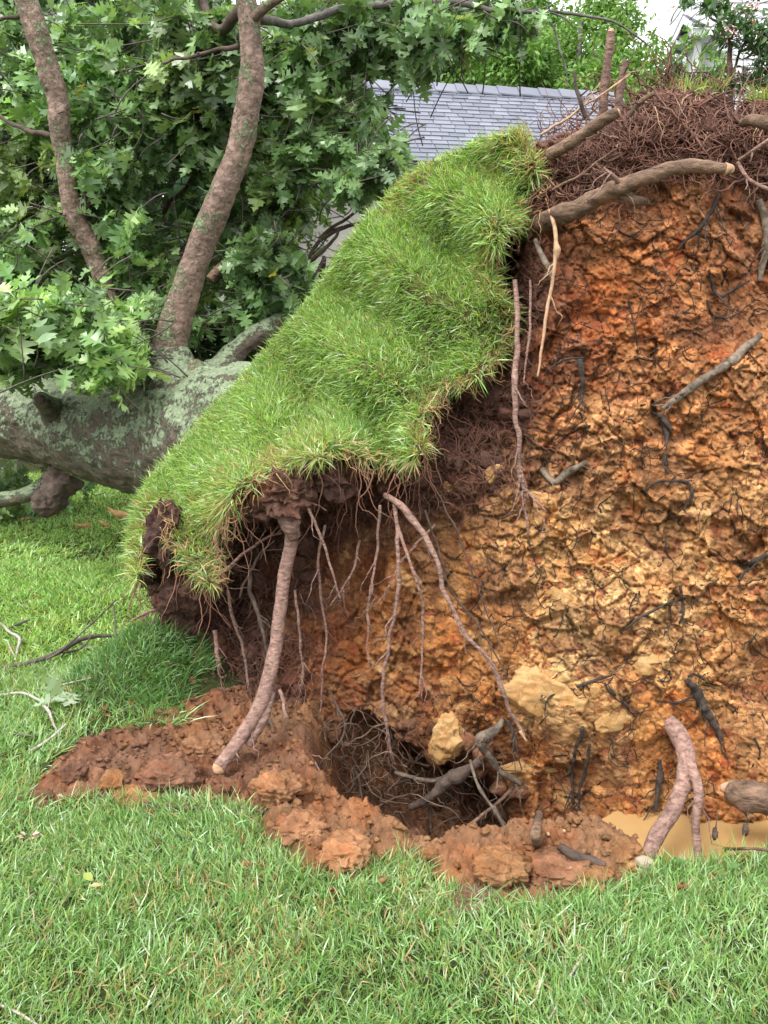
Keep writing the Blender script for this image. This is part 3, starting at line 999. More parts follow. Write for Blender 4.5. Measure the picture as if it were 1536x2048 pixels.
def sod_grass():
    n = 105000
    v0, v1, v3 = sodP.reshape(-1, 3)[Qs[:, 0]], sodP.reshape(-1, 3)[Qs[:, 1]], sodP.reshape(-1, 3)[Qs[:, 3]]
    A = np.linalg.norm(np.cross(v1 - v0, v3 - v0), axis=-1)
    A = np.minimum(A, 20 * np.median(A))
    idx = rng.choice(len(A), n, p=A / A.sum())
    u, v = rng.random((n, 1)), rng.random((n, 1))
    P = v0[idx] + (v1 - v0)[idx] * u + (v3 - v0)[idx] * v
    q0 = Qs[idx, 0]
    Nn = unit(N.reshape(-1, 3)[q0] + 0.0)
    lipk = torn.ravel()[q0] * smooth(flat_in[q0], 48, 8)
    gyx = np.stack([np.gradient(s_sdf, axis=1), np.gradient(s_sdf, axis=0)], -1).reshape(-1, 2)[q0]
    out_dir = unit(np.stack([-gyx[:, 0], np.full(n, -0.2), gyx[:, 1]], -1))
    # behind the crest
    m = 9000
    bi, bj = rng.integers(0, len(SP) - 1, m), rng.integers(0, 18, m)
    Pb2 = bk[bi, bj] + 0.01 * rng.normal(size=(m, 3))
    P = np.concatenate([P, Pb2])
    Nn = np.concatenate([Nn, unit(np.array([-0.45, 0.25, 0.75]) + 0 * Pb2)])
    lipk = np.concatenate([lipk, np.zeros(m)])
    out_dir = np.concatenate([out_dir, np.zeros((m, 3))])
    dens = 0.78 + 0.5 * fbm(P, 5, 3, 111) + 0.45 * fbm(P, 17, 2, 112)
    keep = rng.random(len(P)) < dens
    P, Nn, lipk, out_dir = P[keep], Nn[keep], lipk[keep], out_dir[keep]
    n = len(P)
    tuft = np.stack([fbm(P, 9, 2, 113), fbm(P, 9, 2, 114), fbm(P, 9, 2, 115)], -1)
    D = unit(0.60 * Nn + np.array([-0.10, -0.05, 0.34]) * (1 - lipk)[:, None] + lipk[:, None] * (0.40 * out_dir + np.array([-0.05, -0.25, -0.02])) + (0.56 + 0.15 * lipk)[:, None] * rng.normal(size=(n, 3)) + 0.30 * tuft)
    L = 0.052 * (0.4 + 0.9 * rng.random(n)) * (1 + 0.35 * lipk)
    c = blade_colours(P, n, 0.05, 0.85, (0.125, 0.275, 0.042), (0.42, 0.56, 0.16))
    st = (rng.random(n) < 0.20 * lipk)[:, None]
    c = np.where(st, np.array([0.42, 0.29, 0.12]) * (0.6 + 0.6 * rng.random(n))[:, None], c)
    V, fs, c = blades(P + Nn * -0.004, D, L, 0.0044 * (0.6 + 0.8 * rng.random(n)), 0.10 + 0.45 * rng.random(n), c, 0.6 * (rng.random(n) - 0.5))
    # tufts on the crest of the plate at the upper right
    ex = []
    for x0, x1, y0, y1, m, Yo in ((1330, 1450, 176, 186, 220, 0.22), (1490, 1640, 196, 204, 420, 0.24), (1340, 1420, 178, 190, 60, 0.1)):
        px = rng.uniform(x0, x1, m)
        py = rng.uniform(y0, y1, m)
        Pp = at(px, py, 3.95 + Yo + 0.12 * rng.random(m))
        Dp = unit(np.array([-0.2, -0.2, 0.7]) + 0.55 * rng.normal(size=(m, 3)))
        ex.append(blades(Pp, Dp, 0.085 * (0.4 + 0.8 * rng.random(m)), 0.005 * (0.6 + 0.8 * rng.random(m)), 0.2 + 0.5 * rng.random(m), blade_colours(Pp, m, 0.06, 0.9, (0.13, 0.25, 0.03), (0.3, 0.42, 0.10)), 0.5 * (rng.random(m) - 0.5)))
    V, fs, c = merge([(V, fs, c)] + ex)
    obj('grass', mesh('sod_grass', V, fs, M['blade'], c), SOD, kind='stuff')


lawn_grass()
sod_grass()

# ------------------------------------------------------------------ the oak: trunk and limbs
def px_path(pts):
    a = np.array(pts, float)
    return at(a[:, 0], a[:, 1], a[:, 2])


def limb(name, pts, rad_px, mat, n=60, sides=20, lumpy=0.10, seed=0, parent=TREE, wig=0.0, label=None, lump_scale=7, bark=0.0, bark_st=(1, 1, 1), bark_scale=20):
    """a round piece of wood through line-of-sight points; radius given as it measures in the photo at that distance"""
    P = catmull(px_path(pts), n)
    if wig:
        P = P + wig * np.stack([fbm(P, 4, 3, seed + 1), fbm(P, 4, 3, seed + 2), fbm(P, 4, 3, seed + 3)], -1)
    rr = lerp_list(rad_px, n) * lerp_list([p[2] for p in pts], n) / F_PX
    V, fs = tubes(P, rr, sides, lumpy, seed, lump_scale, bark, bark_st, bark_scale)
    return obj(name, mesh(name, V, fs, mat), parent, label)


TRUNK = limb('trunk', [(640, 900, 4.9), (520, 880, 5.3), (420, 880, 5.7), (300, 880, 6.1), (180, 860, 6.5), (90, 838, 6.8), (-30, 826, 7.2), (-220, 815, 7.8), (-500, 800, 8.6)],
             [150, 150, 135, 112, 92, 85, 84, 80, 66], M['trunk'], 520, 170, 0.10, 201, bark=0.012, bark_st=(0.45, 1, 1), bark_scale=17, label='thick fallen trunk with pale green lichen')
limb('branch_knot', [(120, 835, 6.35), (100, 815, 6.2), (86, 803, 6.08), (80, 799, 6.03)], [34, 24, 18, 15], M['trunk'], 24, 16, 0.2, 202, TRUNK)
limb('branch_knot', [(81, 799, 6.035), (79, 798, 6.02)], [11, 10], M['dark_bark'], 6, 14, 0.2, 203, TRUNK)
# the flare and the rising limb
LIMB = limb('limb', [(430, 850, 5.75), (390, 800, 5.85), (345, 745, 5.9), (340, 690, 5.9), (360, 620, 5.88), (398, 500, 5.85), (440, 400, 5.8), (478, 300, 5.78), (500, 180, 5.72), (503, 90, 5.7), (492, 0, 5.7), (480, -90, 5.7)],
            [70, 68, 60, 36, 29, 26, 25, 24, 24, 20, 18, 18], M['limb'], 420, 72, 0.13, 205, bark=0.0045, bark_st=(1, 1, 0.8), bark_scale=26, label='rising limb with pinkish bark and mossy edge')
limb('limb_collar', [(395, 850, 5.75), (370, 810, 5.78), (348, 760, 5.84), (338, 705, 5.88)], [95, 78, 56, 38], M['trunk'], 140, 90, 0.14, 206, bark=0.010, bark_scale=17)
limb('limb', [(215, 700, 6.2), (214, 590, 6.2), (165, 470, 6.15), (130, 340, 6.1), (112, 210, 6.05), (78, 80, 6.0), (48, -20, 6.0), (20, -100, 6.0)], [20, 19, 19, 17, 19, 20, 21, 21], M['limb'], 360, 48, 0.2, 207, wig=0.03, bark=0.0045, bark_scale=28)
limb('limb', [(390, 850, 5.85), (412, 770, 5.95), (445, 738, 6.0), (482, 692, 6.05), (545, 655, 6.15), (640, 610, 6.5)], [60, 40, 26, 22, 19, 15], M['trunk'], 140, 48, 0.25, 208, bark=0.006)
limb('limb', [(300, 820, 6.05), (262, 790, 6.2), (240, 765, 6.3), (215, 700, 6.2)], [60, 48, 28, 20], M['trunk'], 40, 20, 0.2, 209)
limb('limb', [(290, 860, 5.88), (277, 810, 5.86), (268, 775, 5.9), (262, 762, 5.92)], [60, 40, 24, 12], M['limb'], 40, 18, 0.25, 210)
limb('limb', [(495, 10, 5.7), (470, 30, 5.9), (445, 60, 6.1), (420, 40, 6.3), (380, -60, 6.6)], [14, 11, 9, 8, 7], M['dark_bark'], 50, 10, 0.15, 211)
limb('limb', [(505, 40, 5.68), (530, 15, 5.6), (560, -5, 5.5), (600, -30, 5.4)], [10, 9, 8, 7], M['limb'], 40, 10, 0.1, 212)
limb('limb', [(505, 30, 5.72), (545, 40, 5.9), (600, 45, 6.1), (700, 20, 6.3), (820, 5, 6.4), (900, 2, 6.4), (960, 15, 6.4), (1010, 22, 6.3), (1100, 24, 6.3), (1180, 35, 6.3), (1250, 60, 6.3), (1300, 100, 6.3)], [12, 8, 7, 7, 7, 6, 5, 4, 3, 2.5, 2, 1.4], M['far_bark'], 110, 10, 0.1, 213, wig=0.03)
limb('limb', [(1080, 24, 6.3), (1110, 60, 6.3), (1130, 130, 6.2), (1142, 180, 6.2)], [2.2, 2, 1.6, 1.2], M['far_bark'], 40, 8, 0.1, 214, wig=0.04)
limb('limb', [(880, 0, 6.4), (905, 40, 6.5), (940, 80, 6.5), (1010, 110, 6.5)], [4, 3, 2, 1.3], M['far_bark'], 40, 8, 0.1, 215, wig=0.04)
limb('limb', [(-60, 1010, 7.1), (0, 1000, 7.0), (40, 993, 6.95), (85, 975, 6.9), (120, 940, 6.85)], [16, 16, 15, 17, 20], M['trunk'], 40, 16, 0.12, 216)
limb('limb_stub', [(128, 945, 6.6), (108, 985, 6.55), (90, 1012, 6.5), (82, 1026, 6.5)], [36, 30, 27, 14], M['dark_bark'], 80, 60, 0.6, 217, bark=0.02, bark_scale=12)
limb('limb', [(330, 740, 5.84), (300, 720, 5.7), (255, 675, 5.6), (200, 650, 5.5), (160, 640, 5.45)], [5, 4, 3.5, 3, 2], M['far_bark'], 40, 8, 0.1, 218)
limb('limb', [(-40, 650, 7.4), (5, 560, 7.4), (12, 640, 7.3), (4, 720, 7.3)], [12, 14, 14, 12], M['dark_bark'], 30, 10, 0.15, 219)
limb('limb', [(420, 560, 6.3), (450, 530, 6.35), (520, 490, 6.5), (560, 465, 6.5)], [10, 10, 8, 7], M['brown_root'], 30, 10, 0.2, 220)
for pts in ([(300, 560, 7.2), (380, 480, 7.1), (440, 380, 7.0), (520, 330, 7.0)], [(300, 470, 7.4), (350, 400, 7.3), (420, 330, 7.2)], [(200, 270, 6.6), (250, 280, 6.8), (330, 300, 7.0), (430, 350, 7.2)],
            [(105, 275, 6.1), (60, 265, 6.1), (20, 240, 6.2), (-40, 210, 6.3)], [(60, 30, 6.0), (20, 35, 6.0), (-30, 50, 6.0)], [(520, 640, 6.7), (600, 540, 6.6), (640, 480, 6.6), (730, 400, 6.5)],
            [(590, 560, 6.6), (640, 510, 6.55), (690, 455, 6.5)], [(640, 480, 6.6), (690, 455, 6.6), (740, 445, 6.6)], [(640, 560, 6.7), (645, 520, 6.6), (625, 560, 6.5)], [(230, 60, 7.0), (225, 130, 7.0), (265, 200, 7.0)],
            [(275, 30, 7.2), (320, 90, 7.0), (300, 130, 6.9)], [(160, 440, 6.1), (190, 380, 6.0), (150, 420, 6.1)], [(470, 90, 5.7), (420, 100, 5.75), (330, 125, 5.8)], [(700, 300, 6.6), (640, 260, 6.6), (560, 220, 6.5)], [(600, 330, 6.8), (650, 250, 6.7), (700, 180, 6.6)]):
    limb('branch', pts, [6, 4, 2.5], M['dark_bark'], 40, 8, 0.15, int(pts[0][0]), wig=0.05)

# ------------------------------------------------------------------ leaves
def oak_leaf():
    """a red-oak leaf: pointed lobes in pairs, each lobe with two or three tips; along +y, facing +z"""
    half = [[(0.02, 0.10), (0.16, 0.17), (0.30, 0.16), (0.22, 0.25), (0.08, 0.30)],
            [(0.08, 0.30), (0.25, 0.37), (0.44, 0.40), (0.36, 0.46), (0.43, 0.55), (0.27, 0.54), (0.09, 0.55)],
            [(0.09, 0.55), (0.22, 0.62), (0.37, 0.70), (0.28, 0.71), (0.30, 0.81), (0.18, 0.76), (0.07, 0.78)],
            [(0.07, 0.78), (0.12, 0.86), (0.17, 0.93), (0.09, 0.92), (0.0, 1.04)]]
    midy = [(0.0, 0.30), (0.30, 0.55), (0.55, 0.78), (0.78, 1.0)]
    V, T = [], []
    for sgn in (1, -1):
        for lobe, (m0, m1) in zip(half, midy):
            b = len(V)
            V.append((0, (m0 + m1) / 2, 0))
            V.append((0, m0, 0))
            for x, y in lobe:
                V.append((sgn * x, y, 0))
            V.append((0, m1, 0))
            k = len(lobe) + 2
            for q in range(1, k):
                T.append((b, b + q, b + q + 1) if sgn > 0 else (b, b + q + 1, b + q))
    # petiole
    b = len(V)
    V += [(-0.012, -0.14, 0), (0.012, -0.14, 0), (0.012, 0.12, 0), (-0.012, 0.12, 0)]
    T += [(b, b + 1, b + 2), (b, b + 2, b + 3)]
    V = np.array(V, float)
    V[:, 2] = 0.28 * np.abs(V[:, 0]) - 0.16 * V[:, 1] ** 2 + 0.03 * np.sin(V[:, 1] * 14)
    return V, np.array(T)


def blade_leaf():
    V = np.array([(0, 0, 0), (0.17, 0.28, 0.05), (0.20, 0.55, 0.05), (0, 1.0, -0.10), (-0.20, 0.55, 0.05), (-0.17, 0.28, 0.05), (0, 0.45, 0)])
    return V, np.array([(0, 1, 6), (1, 2, 6), (2, 3, 6), (3, 4, 6), (4, 5, 6), (5, 0, 6)])


OAK, SIMPLE = oak_leaf(), blade_leaf()


def leaves(tmpl, P, ax, up, size, colr):
    TV, TF = tmpl
    ax = unit(ax)
    up = unit(up - (up * ax).sum(-1, keepdims=True) * ax)
    sd_ = np.cross(ax, up)
    n, m = len(P), len(TV)
    curlv = (rng.random(n) * 1.6 + 0.2)[:, None]
    wd = (0.8 + 0.4 * rng.random(n))[:, None]
    V = P[:, None] + size[:, None, None] * (sd_[:, None] * (TV[None, :, 0] * wd)[..., None] + ax[:, None] * TV[None, :, 1][..., None] + up[:, None] * (TV[None, :, 2] * curlv)[..., None])
    F = TF[None] + (np.arange(n) * m)[:, None, None]
    return V.reshape(-1, 3), [F.reshape(-1, 3)], np.repeat(colr, m, 0)


def sprays(centres, size, nleaf, colfn, spread=0.75, grav=0.35, tmpl=None, outward=None, twig_r=0.0035, tail=None):
    """leafy twig ends: a bent twig with leaves set round its tip"""
    n = len(centres)
    d = unit(rng.normal(size=(n, 3)) * [1, 1, 0.7] + (outward if outward is not None else 0))
    tl = size * (1.4 + 1.2 * rng.random(n))[:, None]
    c0 = centres - d * tl
    base = c0 - d * tl * 0.3 + rng.normal(size=(n, 3)) * size * 0.5 + [0, 0.10, 0.0]
    tw = np.stack([base * (1 - s) ** 2 + 2 * c0 * s * (1 - s) + centres * s * s for s in np.linspace(0, 1, 7)], 1)
    tv = tubes(tw, np.linspace(1.5, 0.7, 7)[None] * twig_r * np.ones((n, 1)), 4)
    k = rng.poisson(nleaf, n).clip(3)
    ci = np.repeat(np.arange(n), k)
    m = len(ci)
    s = rng.random(m) ** 0.6
    P = centres[ci] - d[ci] * tl[ci] * (1 - s)[:, None] * 0.9 + 0.012 * rng.normal(size=(m, 3))
    rad = rng.normal(size=(m, 3))
    ax = unit(d[ci] * (0.45 + 0.5 * s)[:, None] + spread * unit(rad) + np.array([0, 0, -grav]))
    up = np.array([-0.15, -0.35, 0.85]) + 0.5 * rng.normal(size=(m, 3))
    sz = size * (0.55 + 0.6 * rng.random(m))
    return leaves(tmpl or OAK, P + ax * sz[:, None] * 0.14, ax, up, sz, colfn(P, m)), tv


def oak_col(P, n):
    k = rng.random(n)[:, None]
    c = np.array([0.085, 0.185, 0.046]) * (1 - k) + np.array([0.23, 0.385, 0.135]) * k
    w = smooth(fbm(P, 1.8, 2, 301), -0.2, 0.5)[:, None]
    c = c * (0.75 + 0.6 * w)
    c = c * (0.70 + 0.55 * rng.random(n))[:, None] * (1.08 + 0.75 * fbm(P, 4.5, 2, 303))[:, None]
    yg = smooth(fbm(P, 2.2, 2, 304), 0.0, 0.5)[:, None]
    c = c * (1 + yg * np.array([0.28, 0.08, -0.1]))
    c = 0.86 * c + 0.14 * c.mean(1, keepdims=True)
    y = (rng.random(n) < 0.004)[:, None]
    return np.where(y, np.array([0.30, 0.28, 0.04]), c)


def blob_points(specs):
    out = []
    for px, py, Y, rx, ry, dY, n in specs:
        v = rng.normal(size=(n, 3))
        v = unit(v) * (rng.random((n, 1)) ** 0.45)
        out.append(at(px + v[:, 0] * rx, py + v[:, 1] * ry, Y + v[:, 2] * dY))
    return np.concatenate(out)


def leafy(name, specs, size, nleaf, colfn=oak_col, parent=TREE, grav=0.35, label=None, tmpl=None, twig_mat=None, mat=None, spread=0.75, keep=None):
    c = blob_points(specs)
    if keep is not None:
        c = c[keep(c)]
    (V, fs, cc), (tv, tf) = sprays(c, size, nleaf, colfn, spread, grav, tmpl)
    o = obj(name, mesh(name, V, fs, mat or M['leaf'], cc), parent, label)
    obj('twigs', mesh('twigs', tv, tf, twig_mat or M['twig']), o, kind='stuff')
    return o


leafy('leafy_branch', [(100, 625, 5.55, 170, 80, 0.35, 60), (200, 705, 5.45, 85, 60, 0.25, 26), (30, 690, 5.8, 90, 60, 0.3, 26)], 0.17, 9, label='bright leafy branch hanging in front of the fallen trunk')
leafy('leafy_branch', [(275, 560, 6.35, 70, 70, 0.3, 18), (330, 650, 6.3, 60, 60, 0.3, 14), (270, 660, 6.0, 60, 70, 0.3, 14)], 0.16, 9)
leafy('leafy_branch', [(525, 545, 6.3, 85, 75, 0.35, 44), (575, 600, 6.5, 75, 50, 0.3, 30), (480, 610, 6.5, 60, 40, 0.3, 16)], 0.155, 9)
leafy('leafy_branch', [(70, 400, 6.7, 130, 120, 0.6, 70), (60, 520, 6.6, 110, 70, 0.5, 36), (40, 250, 7.0, 110, 110, 0.6, 56), (30, 110, 7.0, 100, 110, 0.6, 40)], 0.155, 9)
leafy('leafy_branch', [(205, 340, 6.3, 90, 80, 0.4, 46), (230, 440, 6.4, 80, 70, 0.4, 36), (185, 175, 6.6, 110, 110, 0.5, 56), (160, 60, 6.9, 110, 60, 0.5, 30)], 0.16, 9)
leafy('leafy_branch', [(400, 110, 6.3, 110, 100, 0.5, 62), (350, 230, 6.5, 110, 80, 0.5, 50), (420, 250, 6.6, 90, 70, 0.5, 36), (330, 30, 6.8, 120, 60, 0.5, 40), (440, 30, 6.7, 60, 40, 0.4, 16)], 0.16, 9)
leafy('leafy_branch', [(590, 150, 6.7, 90, 110, 0.5, 60), (605, 290, 6.7, 75, 100, 0.5, 46), (550, 400, 6.8, 70, 80, 0.5, 36), (680, 200, 6.8, 70, 90, 0.5, 36), (620, 40, 6.8, 110, 60, 0.5, 44), (560, 300, 6.8, 60, 90, 0.5, 26)], 0.155, 9)
leafy('leafy_branch', [(765, 300, 6.2, 55, 45, 0.3, 26), (720, 360, 6.25, 55, 50, 0.3, 24), (690, 270, 6.5, 60, 70, 0.3, 24)], 0.135, 9, grav=0.6, label='drooping dark leafy branch hiding the garage wall')
leafy('leafy_branch', [(740, 50, 6.6, 90, 70, 0.5, 46), (850, 40, 6.5, 90, 50, 0.4, 40), (940, 30, 6.5, 80, 40, 0.4, 22), (830, 110, 6.6, 60, 50, 0.4, 18), (1030, 25, 6.4, 50, 30, 0.3, 8)], 0.15, 9, grav=0.8)


def not_gap(c):
    px = CX + c[:, 0] / (c[:, 1] * cp_ - (c[:, 2] - CAM_H) * sp_) * F_PX
    py = CY - (c[:, 1] * sp_ + (c[:, 2] - CAM_H) * cp_) / (c[:, 1] * cp_ - (c[:, 2] - CAM_H) * sp_) * F_PX
    g = (np.hypot((px - 330) / 75, (py - 350) / 75) < 1) | (np.hypot((px - 705) / 70, (py - 420) / 85) < 1) | (np.hypot((px - 150) / 40, (py - 5) / 25) < 1) | ((px > 690) & (py > 120)) | (np.hypot((px - 690) / 60, (py - 130) / 60) < 1)
    return ~g


leafy('inner_crown', [(330, 300, 8.0, 420, 340, 0.9, 240), (200, 560, 7.8, 330, 170, 0.7, 130), (550, 480, 7.6, 130, 200, 0.6, 70), (600, 120, 7.8, 150, 140, 0.7, 70), (-60, 350, 8.0, 200, 420, 0.8, 120)], 0.165, 9, keep=not_gap)
leafy('inner_crown', [(30, 960, 8.6, 170, 70, 0.5, 50), (-60, 1000, 8.4, 140, 50, 0.5, 30)], 0.16, 8)

# ------------------------------------------------------------------ trees, house and garage behind
def far_tree(name, base, height, crown, n_leaf, leaf, colr, label, cat='tree', group=None, trunk_r=0.2, tmpl=None, lobes=14, mat_bark=None, spread=1.0, seedv=0):
    """a standing tree: tapered trunk, limbs to each lobe, leaves through the volume of every lobe"""
    rg = np.random.default_rng(seedv)
    t = empty(name, base, label, cat, group)
    b = np.array(base, float)
    cx, cz, rx, rz = crown                                    # crown centre height, radii
    top = b + [0, 0, cz + rz * 0.5]
    V, fs = stick([b + [0, 0, -0.1], b + [0.05, 0, height * 0.3], b + [-0.05, 0, height * 0.6], top], [trunk_r * 1.2, trunk_r, trunk_r * 0.7, trunk_r * 0.2], 30, 12, 0.05, 0.12, seedv, 3)
    tk = obj('trunk', mesh('trunk', V, fs, mat_bark or M['far_bark']), t)
    L = unit(rg.normal(size=(lobes, 3))) * (rg.random((lobes, 1)) ** 0.4) * np.array([rx, rx, rz]) * 0.85 + b + [cx, 0, cz]
    lr = (0.30 + 0.22 * rg.random(lobes)) * min(rx, rz)
    ps = []
    for q in range(lobes):
        h0 = b + [0, 0, max(height * 0.2, min(cz, (L[q, 2] - b[2]) * 0.6))]
        ps.append(catmull([h0, (h0 + L[q]) / 2 + rg.normal(size=3) * 0.2 + [0, 0, 0.15], L[q]], 10))
    V, fs = tubes(np.array(ps), np.linspace(trunk_r * 0.4, trunk_r * 0.06, 10)[None] * np.ones((lobes, 1)), 6)
    obj('limbs', mesh('limbs', V, fs, mat_bark or M['far_bark']), tk)
    li = rg.integers(0, lobes, n_leaf)
    v = unit(rg.normal(size=(n_leaf, 3))) * (rg.random((n_leaf, 1)) ** 0.5)
    P = L[li] + v * lr[li, None] * np.array([1.15, 1.15, 0.85])
    P = P + 0.18 * lr[li, None] * np.stack([fbm(P, 2.2, 2, 1), fbm(P, 2.2, 2, 2), fbm(P, 2.2, 2, 3)], -1) * 3
    keepm = fbm(P, 1.6 / max(lr.mean(), 0.2), 2, 9 + seedv) > -0.28
    P, v, li = P[keepm], v[keepm], li[keepm]
    n = len(P)
    ax = unit(v * 0.7 + rng.normal(size=(n, 3)) * 0.7 + [0, 0, -0.25])
    up = np.array([0, -0.3, 0.8]) + 0.6 * rng.normal(size=(n, 3))
    k = rng.random(n)[:, None]
    c = (np.array(colr[0]) * (1 - k) + np.array(colr[1]) * k) * (0.7 + 0.6 * rg.random(lobes))[li][:, None]
    V, fs, cc = leaves(tmpl or SIMPLE, P, ax, up, leaf * (0.6 + 0.7 * rng.random(n)), c)
    obj('crown', mesh('crown', V, fs, M['far_leaf'], cc), t)
    return t


def gpt(px, Y):
    p = at(px, 900, Y)
    return (float(p[0]), float(Y), 0.0)


LIGHT = ((0.075, 0.17, 0.03), (0.17, 0.30, 0.06))
MIDG = ((0.045, 0.12, 0.025), (0.10, 0.20, 0.05))
DARK = ((0.025, 0.07, 0.018), (0.055, 0.115, 0.03))
g = 'standing trees behind the garage'
far_tree('leafy_tree', gpt(1130, 19), 6.5, (0, 7.0, 2.3, 2.0), 34000, 0.13, LIGHT, 'bright green leafy tree standing above the middle of the slate roof', group=g, seedv=1)
far_tree('leafy_tree', gpt(960, 21), 7, (0, 7.6, 2.0, 2.1), 24000, 0.13, MIDG, 'mid green tree behind the slate roof beside the bright leafy one', group=g, seedv=2)
far_tree('leafy_tree', gpt(800, 20), 8, (0, 7.4, 2.0, 2.4), 15000, 0.16, MIDG, 'tall green tree behind the left end of the slate roof', group=g, seedv=3)
far_tree('leafy_tree', gpt(1205, 24), 6, (0, 6.9, 0.95, 1.3), 6000, 0.17, LIGHT, 'small pale tree above the right end of the slate roof', group=g, seedv=4)
g2 = 'standing trees behind the fallen crown'
far_tree('broadleaf_tree', gpt(285, 10.5), 8, (0, 5.0, 2.0, 2.4), 9000, 0.2, DARK, 'dark trunked tree standing in the gap of the fallen crown', group=g2, trunk_r=0.20, seedv=5, mat_bark=M['dark_bark'])
far_tree('broadleaf_tree', gpt(60, 13), 8, (0, 4.6, 2.6, 2.8), 11000, 0.2, MIDG, 'green tree behind the fallen crown at the far left', group=g2, seedv=6)
far_tree('broadleaf_tree', gpt(480, 13.5), 8, (0, 4.0, 2.1, 3.2), 11000, 0.2, DARK, 'dark green tree behind the rising limb', group=g2, seedv=7)
far_tree('broadleaf_tree', gpt(-150, 17), 9, (0, 4.5, 3.2, 4.0), 9000, 0.24, MIDG, 'broad tree at the lawn edge beyond the fallen trunk', group=g2, seedv=8)
far_tree('broadleaf_tree', gpt(330, 18), 9, (0, 4.6, 3.0, 4.2), 10000, 0.24, MIDG, 'tall tree far behind the fallen crown', group=g2, seedv=9)

# low hedge that closes the view under the crowns
def hedge():
    n = 26000
    x = rng.uniform(-9.0, -0.9, n)
    y = 14.8 + rng.normal(size=n) * 0.35
    z = rng.random(n) ** 0.8 * 2.3
    P = np.stack([x, y, z], -1)
    P = P + 0.25 * np.stack([fbm(P, 1.2, 2, 1), fbm(P, 1.2, 2, 2), fbm(P, 1.2, 2, 3)], -1)
    k = rng.random(n)[:, None]
    c = np.array(DARK[0]) * (1 - k) + np.array(MIDG[1]) * k
    V, fs, cc = leaves(SIMPLE, P, rng.normal(size=(n, 3)), np.array([0, -0.5, 0.8]) + 0.6 * rng.normal(size=(n, 3)), 0.15 * (0.6 + 0.7 * rng.random(n)), c)
    t = empty('hedge', (-5, 14.8, 0), 'dense dark hedge along the lawn behind the fallen oak', 'hedge')
    obj('foliage', mesh('hedge_leaves', V, fs, M['far_leaf'], cc), t)
    ps = np.array([catmull([(xx, 14.8, -0.05), (xx + 0.1, 14.8, 0.8), (xx, 14.9, 1.9)], 8) for xx in np.arange(-8.8, -0.9, 0.35)])
    V, fs = tubes(ps, np.linspace(0.04, 0.01, 8)[None] * np.ones((len(ps), 1)), 6)
    obj('stems', mesh('hedge_stems', V, fs, M['far_bark']), t)


hedge()


